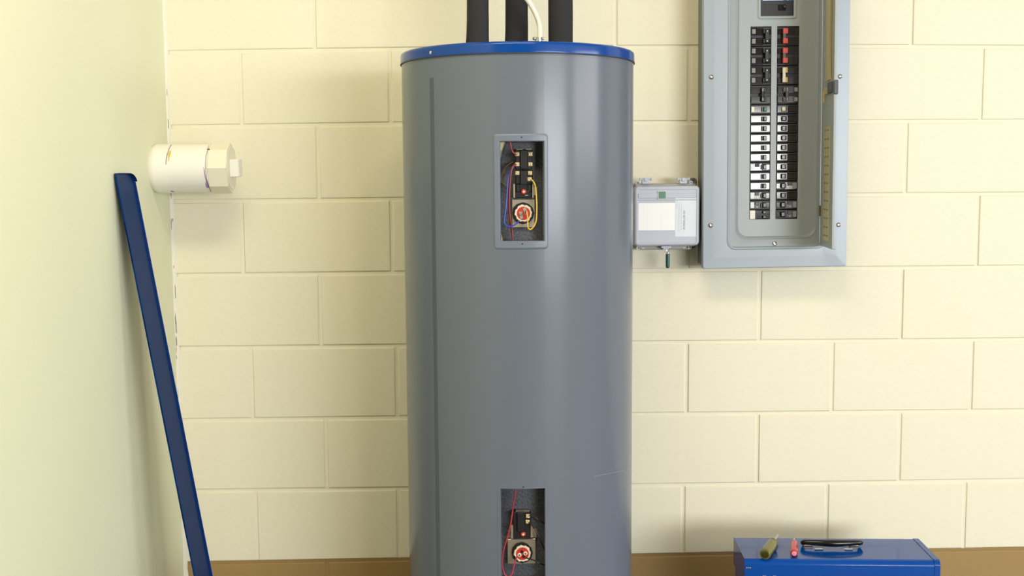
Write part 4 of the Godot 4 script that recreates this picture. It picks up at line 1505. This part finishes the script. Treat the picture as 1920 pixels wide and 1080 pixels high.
func toolbox() -> void:
	var bl := at_height(1379, 1008, LID_Y)
	var br := at_height(1724, 1010, LID_Y)
	var fl := at_height(1390.5, 1045, LID_Y)
	var mid := (at_height(1551, 1009, LID_Y) + at_height(1575, 1049, LID_Y)) / 2.0
	var turn := -atan2(br.z - bl.z, br.x - bl.x)
	var L := br.distance_to(bl)
	var D := 0.176
	var t := thing("toolbox", "shiny blue metal toolbox on the floor at the lower right", "toolbox", Vector3(mid.x, 0, mid.z + 0.004))
	t.rotation.y = turn
	var hd := D / 2
	# lid: profile (z, y) swept along x
	var prof := []
	var r := 0.015
	prof.append(Vector2(-hd, 0.245))
	for i in 4:
		var a := PI - PI / 2 * i / 3.0
		prof.append(Vector2(-hd + 0.004 + cos(a) * 0.004, LID_Y - 0.004 + sin(a) * 0.004))
	for i in 9:
		var a := PI / 2 - PI / 2 * i / 8.0
		prof.append(Vector2(hd - r + cos(a) * r, LID_Y - r + sin(a) * r))
	prof.append(Vector2(hd, 0.245))
	var s := Shape.new()
	sweep(s, prof, -L / 2, L / 2 - 0.0150)
	part("lid", s, M.tool_blue, t)
	# rolled end flanges
	for e in [[L / 2 - 0.0140, L / 2], [-L / 2 - 0.0010, -L / 2 + 0.0005]]:
		var f := Shape.new()
		var p2 := []
		for p in prof: p2.append(Vector2(p.x * 1.006, p.y + (0.0012 if p.y > 0.26 else 0.0)))
		sweep(f, p2, e[0], e[1])
		part("end_flange", f, M.tool_blue, t)
	var seam := Shape.new()
	var p3 := []
	for p in prof: p3.append(Vector2(p.x * 0.994, p.y - 0.0008))
	sweep(seam, p3, L / 2 - 0.0152, L / 2 - 0.0138)
	part("seam", seam, M.dark, t)
	var b := Shape.new()
	b.box(Vector3(0, 0.1215, 0), Vector3(L - 0.006, 0.243, D - 0.006), 0.004)
	part("base", b, M.tool_blue, t)
	var rim := Shape.new()
	rim.box(Vector3(0, 0.2445, 0), Vector3(L - 0.002, 0.004, D - 0.001), 0.001)
	part("rim", rim, M.dark, t)
	# rivets beside the left end
	for k in 3:
		var rv := Shape.new()
		rv.lathe([[0.0022, 0.0], [0.0018, 0.0010], [0.0, 0.0013]], 10, Transform3D(Basis(Vector3(1, 0, 0), PI / 2), Vector3(-L / 2 + 0.004 + k * 0.0045, LID_Y - 0.020, hd)))
		part("rivet", rv, M.zinc, t)
	# latches on the front
	var inv := t.transform.affine_inverse()
	for px in [1444.0, 1704.0]:
		var q := inv * at(px, 1076, mid.z + 0.09)
		var la := Shape.new()
		la.box(Vector3(q.x - 0.0125, 0.232, hd + 0.002), Vector3(0.0105, 0.090, 0.006), 0.0018)
		la.box(Vector3(q.x, 0.2285, hd + 0.003), Vector3(0.0105, 0.090, 0.007), 0.0018)
		la.box(Vector3(q.x + 0.0125, 0.232, hd + 0.002), Vector3(0.0105, 0.090, 0.006), 0.0018)
		part("latch", la, M.chrome, t)
	# handle
	var hc := inv * at_height(1561, 1028, LID_Y)
	var hl := 0.0760
	var gr := Shape.new()
	var pts := []
	var rad := []
	for k in [[-0.90, 0.004, 0.0045, -0.020], [-0.97, 0.010, 0.0058, -0.014], [-0.96, 0.0140, 0.0064, -0.006], [-0.78, 0.0155, 0.0070, 0.000], [-0.4, 0.0160, 0.0084, 0.006], [0.0, 0.0160, 0.0094, 0.008], [0.4, 0.0160, 0.0084, 0.006], [0.78, 0.0155, 0.0070, 0.000], [0.96, 0.0140, 0.0064, -0.006], [0.97, 0.010, 0.0058, -0.014], [0.90, 0.004, 0.0045, -0.020]]:
		pts.append(Vector3(hc.x + k[0] * hl, LID_Y + k[1], hc.z + k[3]))
		rad.append(k[2])
	var cp := curve(pts, 4)
	var rr := []
	for i in cp.size():
		var f := float(i) / 4.0
		rr.append(lerpf(rad[int(f)], rad[mini(int(f) + 1, rad.size() - 1)], f - int(f)))
	gr.tube(cp, rr, 14)
	part("handle", gr, M.gloss_black, t, "black grip handle")
	for k in [-1, 1]:
		var br2 := Shape.new()
		br2.box(Vector3(hc.x + k * 0.060, LID_Y + 0.0045, hc.z - 0.020), Vector3(0.026, 0.009, 0.012), 0.002)
		part("bracket", br2, M.brass, t, "metal handle bracket")
	for k in [-1, 1]:
		var lug := Shape.new()
		lug.box(Vector3(hc.x + k * 0.038, LID_Y + 0.0016, hc.z + 0.012), Vector3(0.022, 0.0032, 0.008), 0.0014)
		part("handle_lug", lug, M.chrome, t, "bright metal lug under the handle")
	# screwdrivers on the lid
	var a := at_height(1434.0, 1040, LID_Y + 0.0158)
	var c := at_height(1449.5, 1017, LID_Y + 0.0158)
	screwdriver(a, c, at_height(1456.5, 1002.5, LID_Y + 0.0158), 0.0145, M.olive, M.olive_dark, "screwdriver with an olive green fluted handle on the toolbox lid", 0.0034)
	var d := at_height(1489, 1038, LID_Y + 0.0102)
	var e2 := at_height(1489, 1017, LID_Y + 0.0102)
	screwdriver(d, e2, at_height(1488.5, 1010.5, LID_Y + 0.0102), 0.0092, M.ruby, M.pink, "small screwdriver with a clear red handle, beside the toolbox handle", 0.0030)

func sweep(s: Shape, prof: Array, x0: float, x1: float) -> void:
	var a := PackedVector3Array()
	var b := PackedVector3Array()
	for p in prof:
		a.append(Vector3(x0, p.y, p.x))
		b.append(Vector3(x1, p.y, p.x))
	s.loft([a, b], false)
	s.fan(a, true)
	s.fan(b)

func screwdriver(butt: Vector3, neck: Vector3, tip: Vector3, r: float, m: Material, cap: Material, label: String, shaft: float) -> void:
	var t := thing("screwdriver", label, "screwdriver", butt)
	var d := (neck - butt)
	var ln := d.length()
	d = d / ln
	var side := d.cross(Vector3.UP).normalized()
	t.basis = Basis(side, d, side.cross(d).normalized())
	var loops := []
	var prof := [[0.0, 0.0], [0.72, 0.0004], [0.88, 0.002], [0.97, 0.006], [1.0, 0.012], [1.0, ln * 0.45], [0.98, ln * 0.72], [0.84, ln * 0.82], [0.84, ln * 0.90], [0.92, ln * 0.96], [0.78, ln], [0.0, ln]]
	for p in prof:
		var l := PackedVector3Array()
		var flute: float = 0.10 if p[1] > 0.01 and p[1] < ln * 0.75 else 0.0
		for i in 48:
			var a := TAU * i / 48.0
			var rr: float = r * p[0] * (1.0 - flute * pow(absf(sin(a * 3.0)), 3.0))
			l.append(Vector3(cos(a) * rr, p[1], -sin(a) * rr))
		loops.append(l)
	var s := Shape.new()
	s.loft(loops)
	part("handle", s, m, t)
	var e := Shape.new()
	e.lathe([[0.0, -0.0006], [r * 0.5, -0.0006], [r * 0.7, 0.0006], [r * 0.6, 0.001]], 24)
	part("end_cap", e, cap, t)
	var sh := Shape.new()
	var tl := (tip - neck).length() + ln
	sh.lathe([[shaft, ln - 0.004], [shaft, tl - 0.004], [shaft * 0.6, tl], [0.0, tl]], 12)
	part("shaft", sh, M.zinc, t)
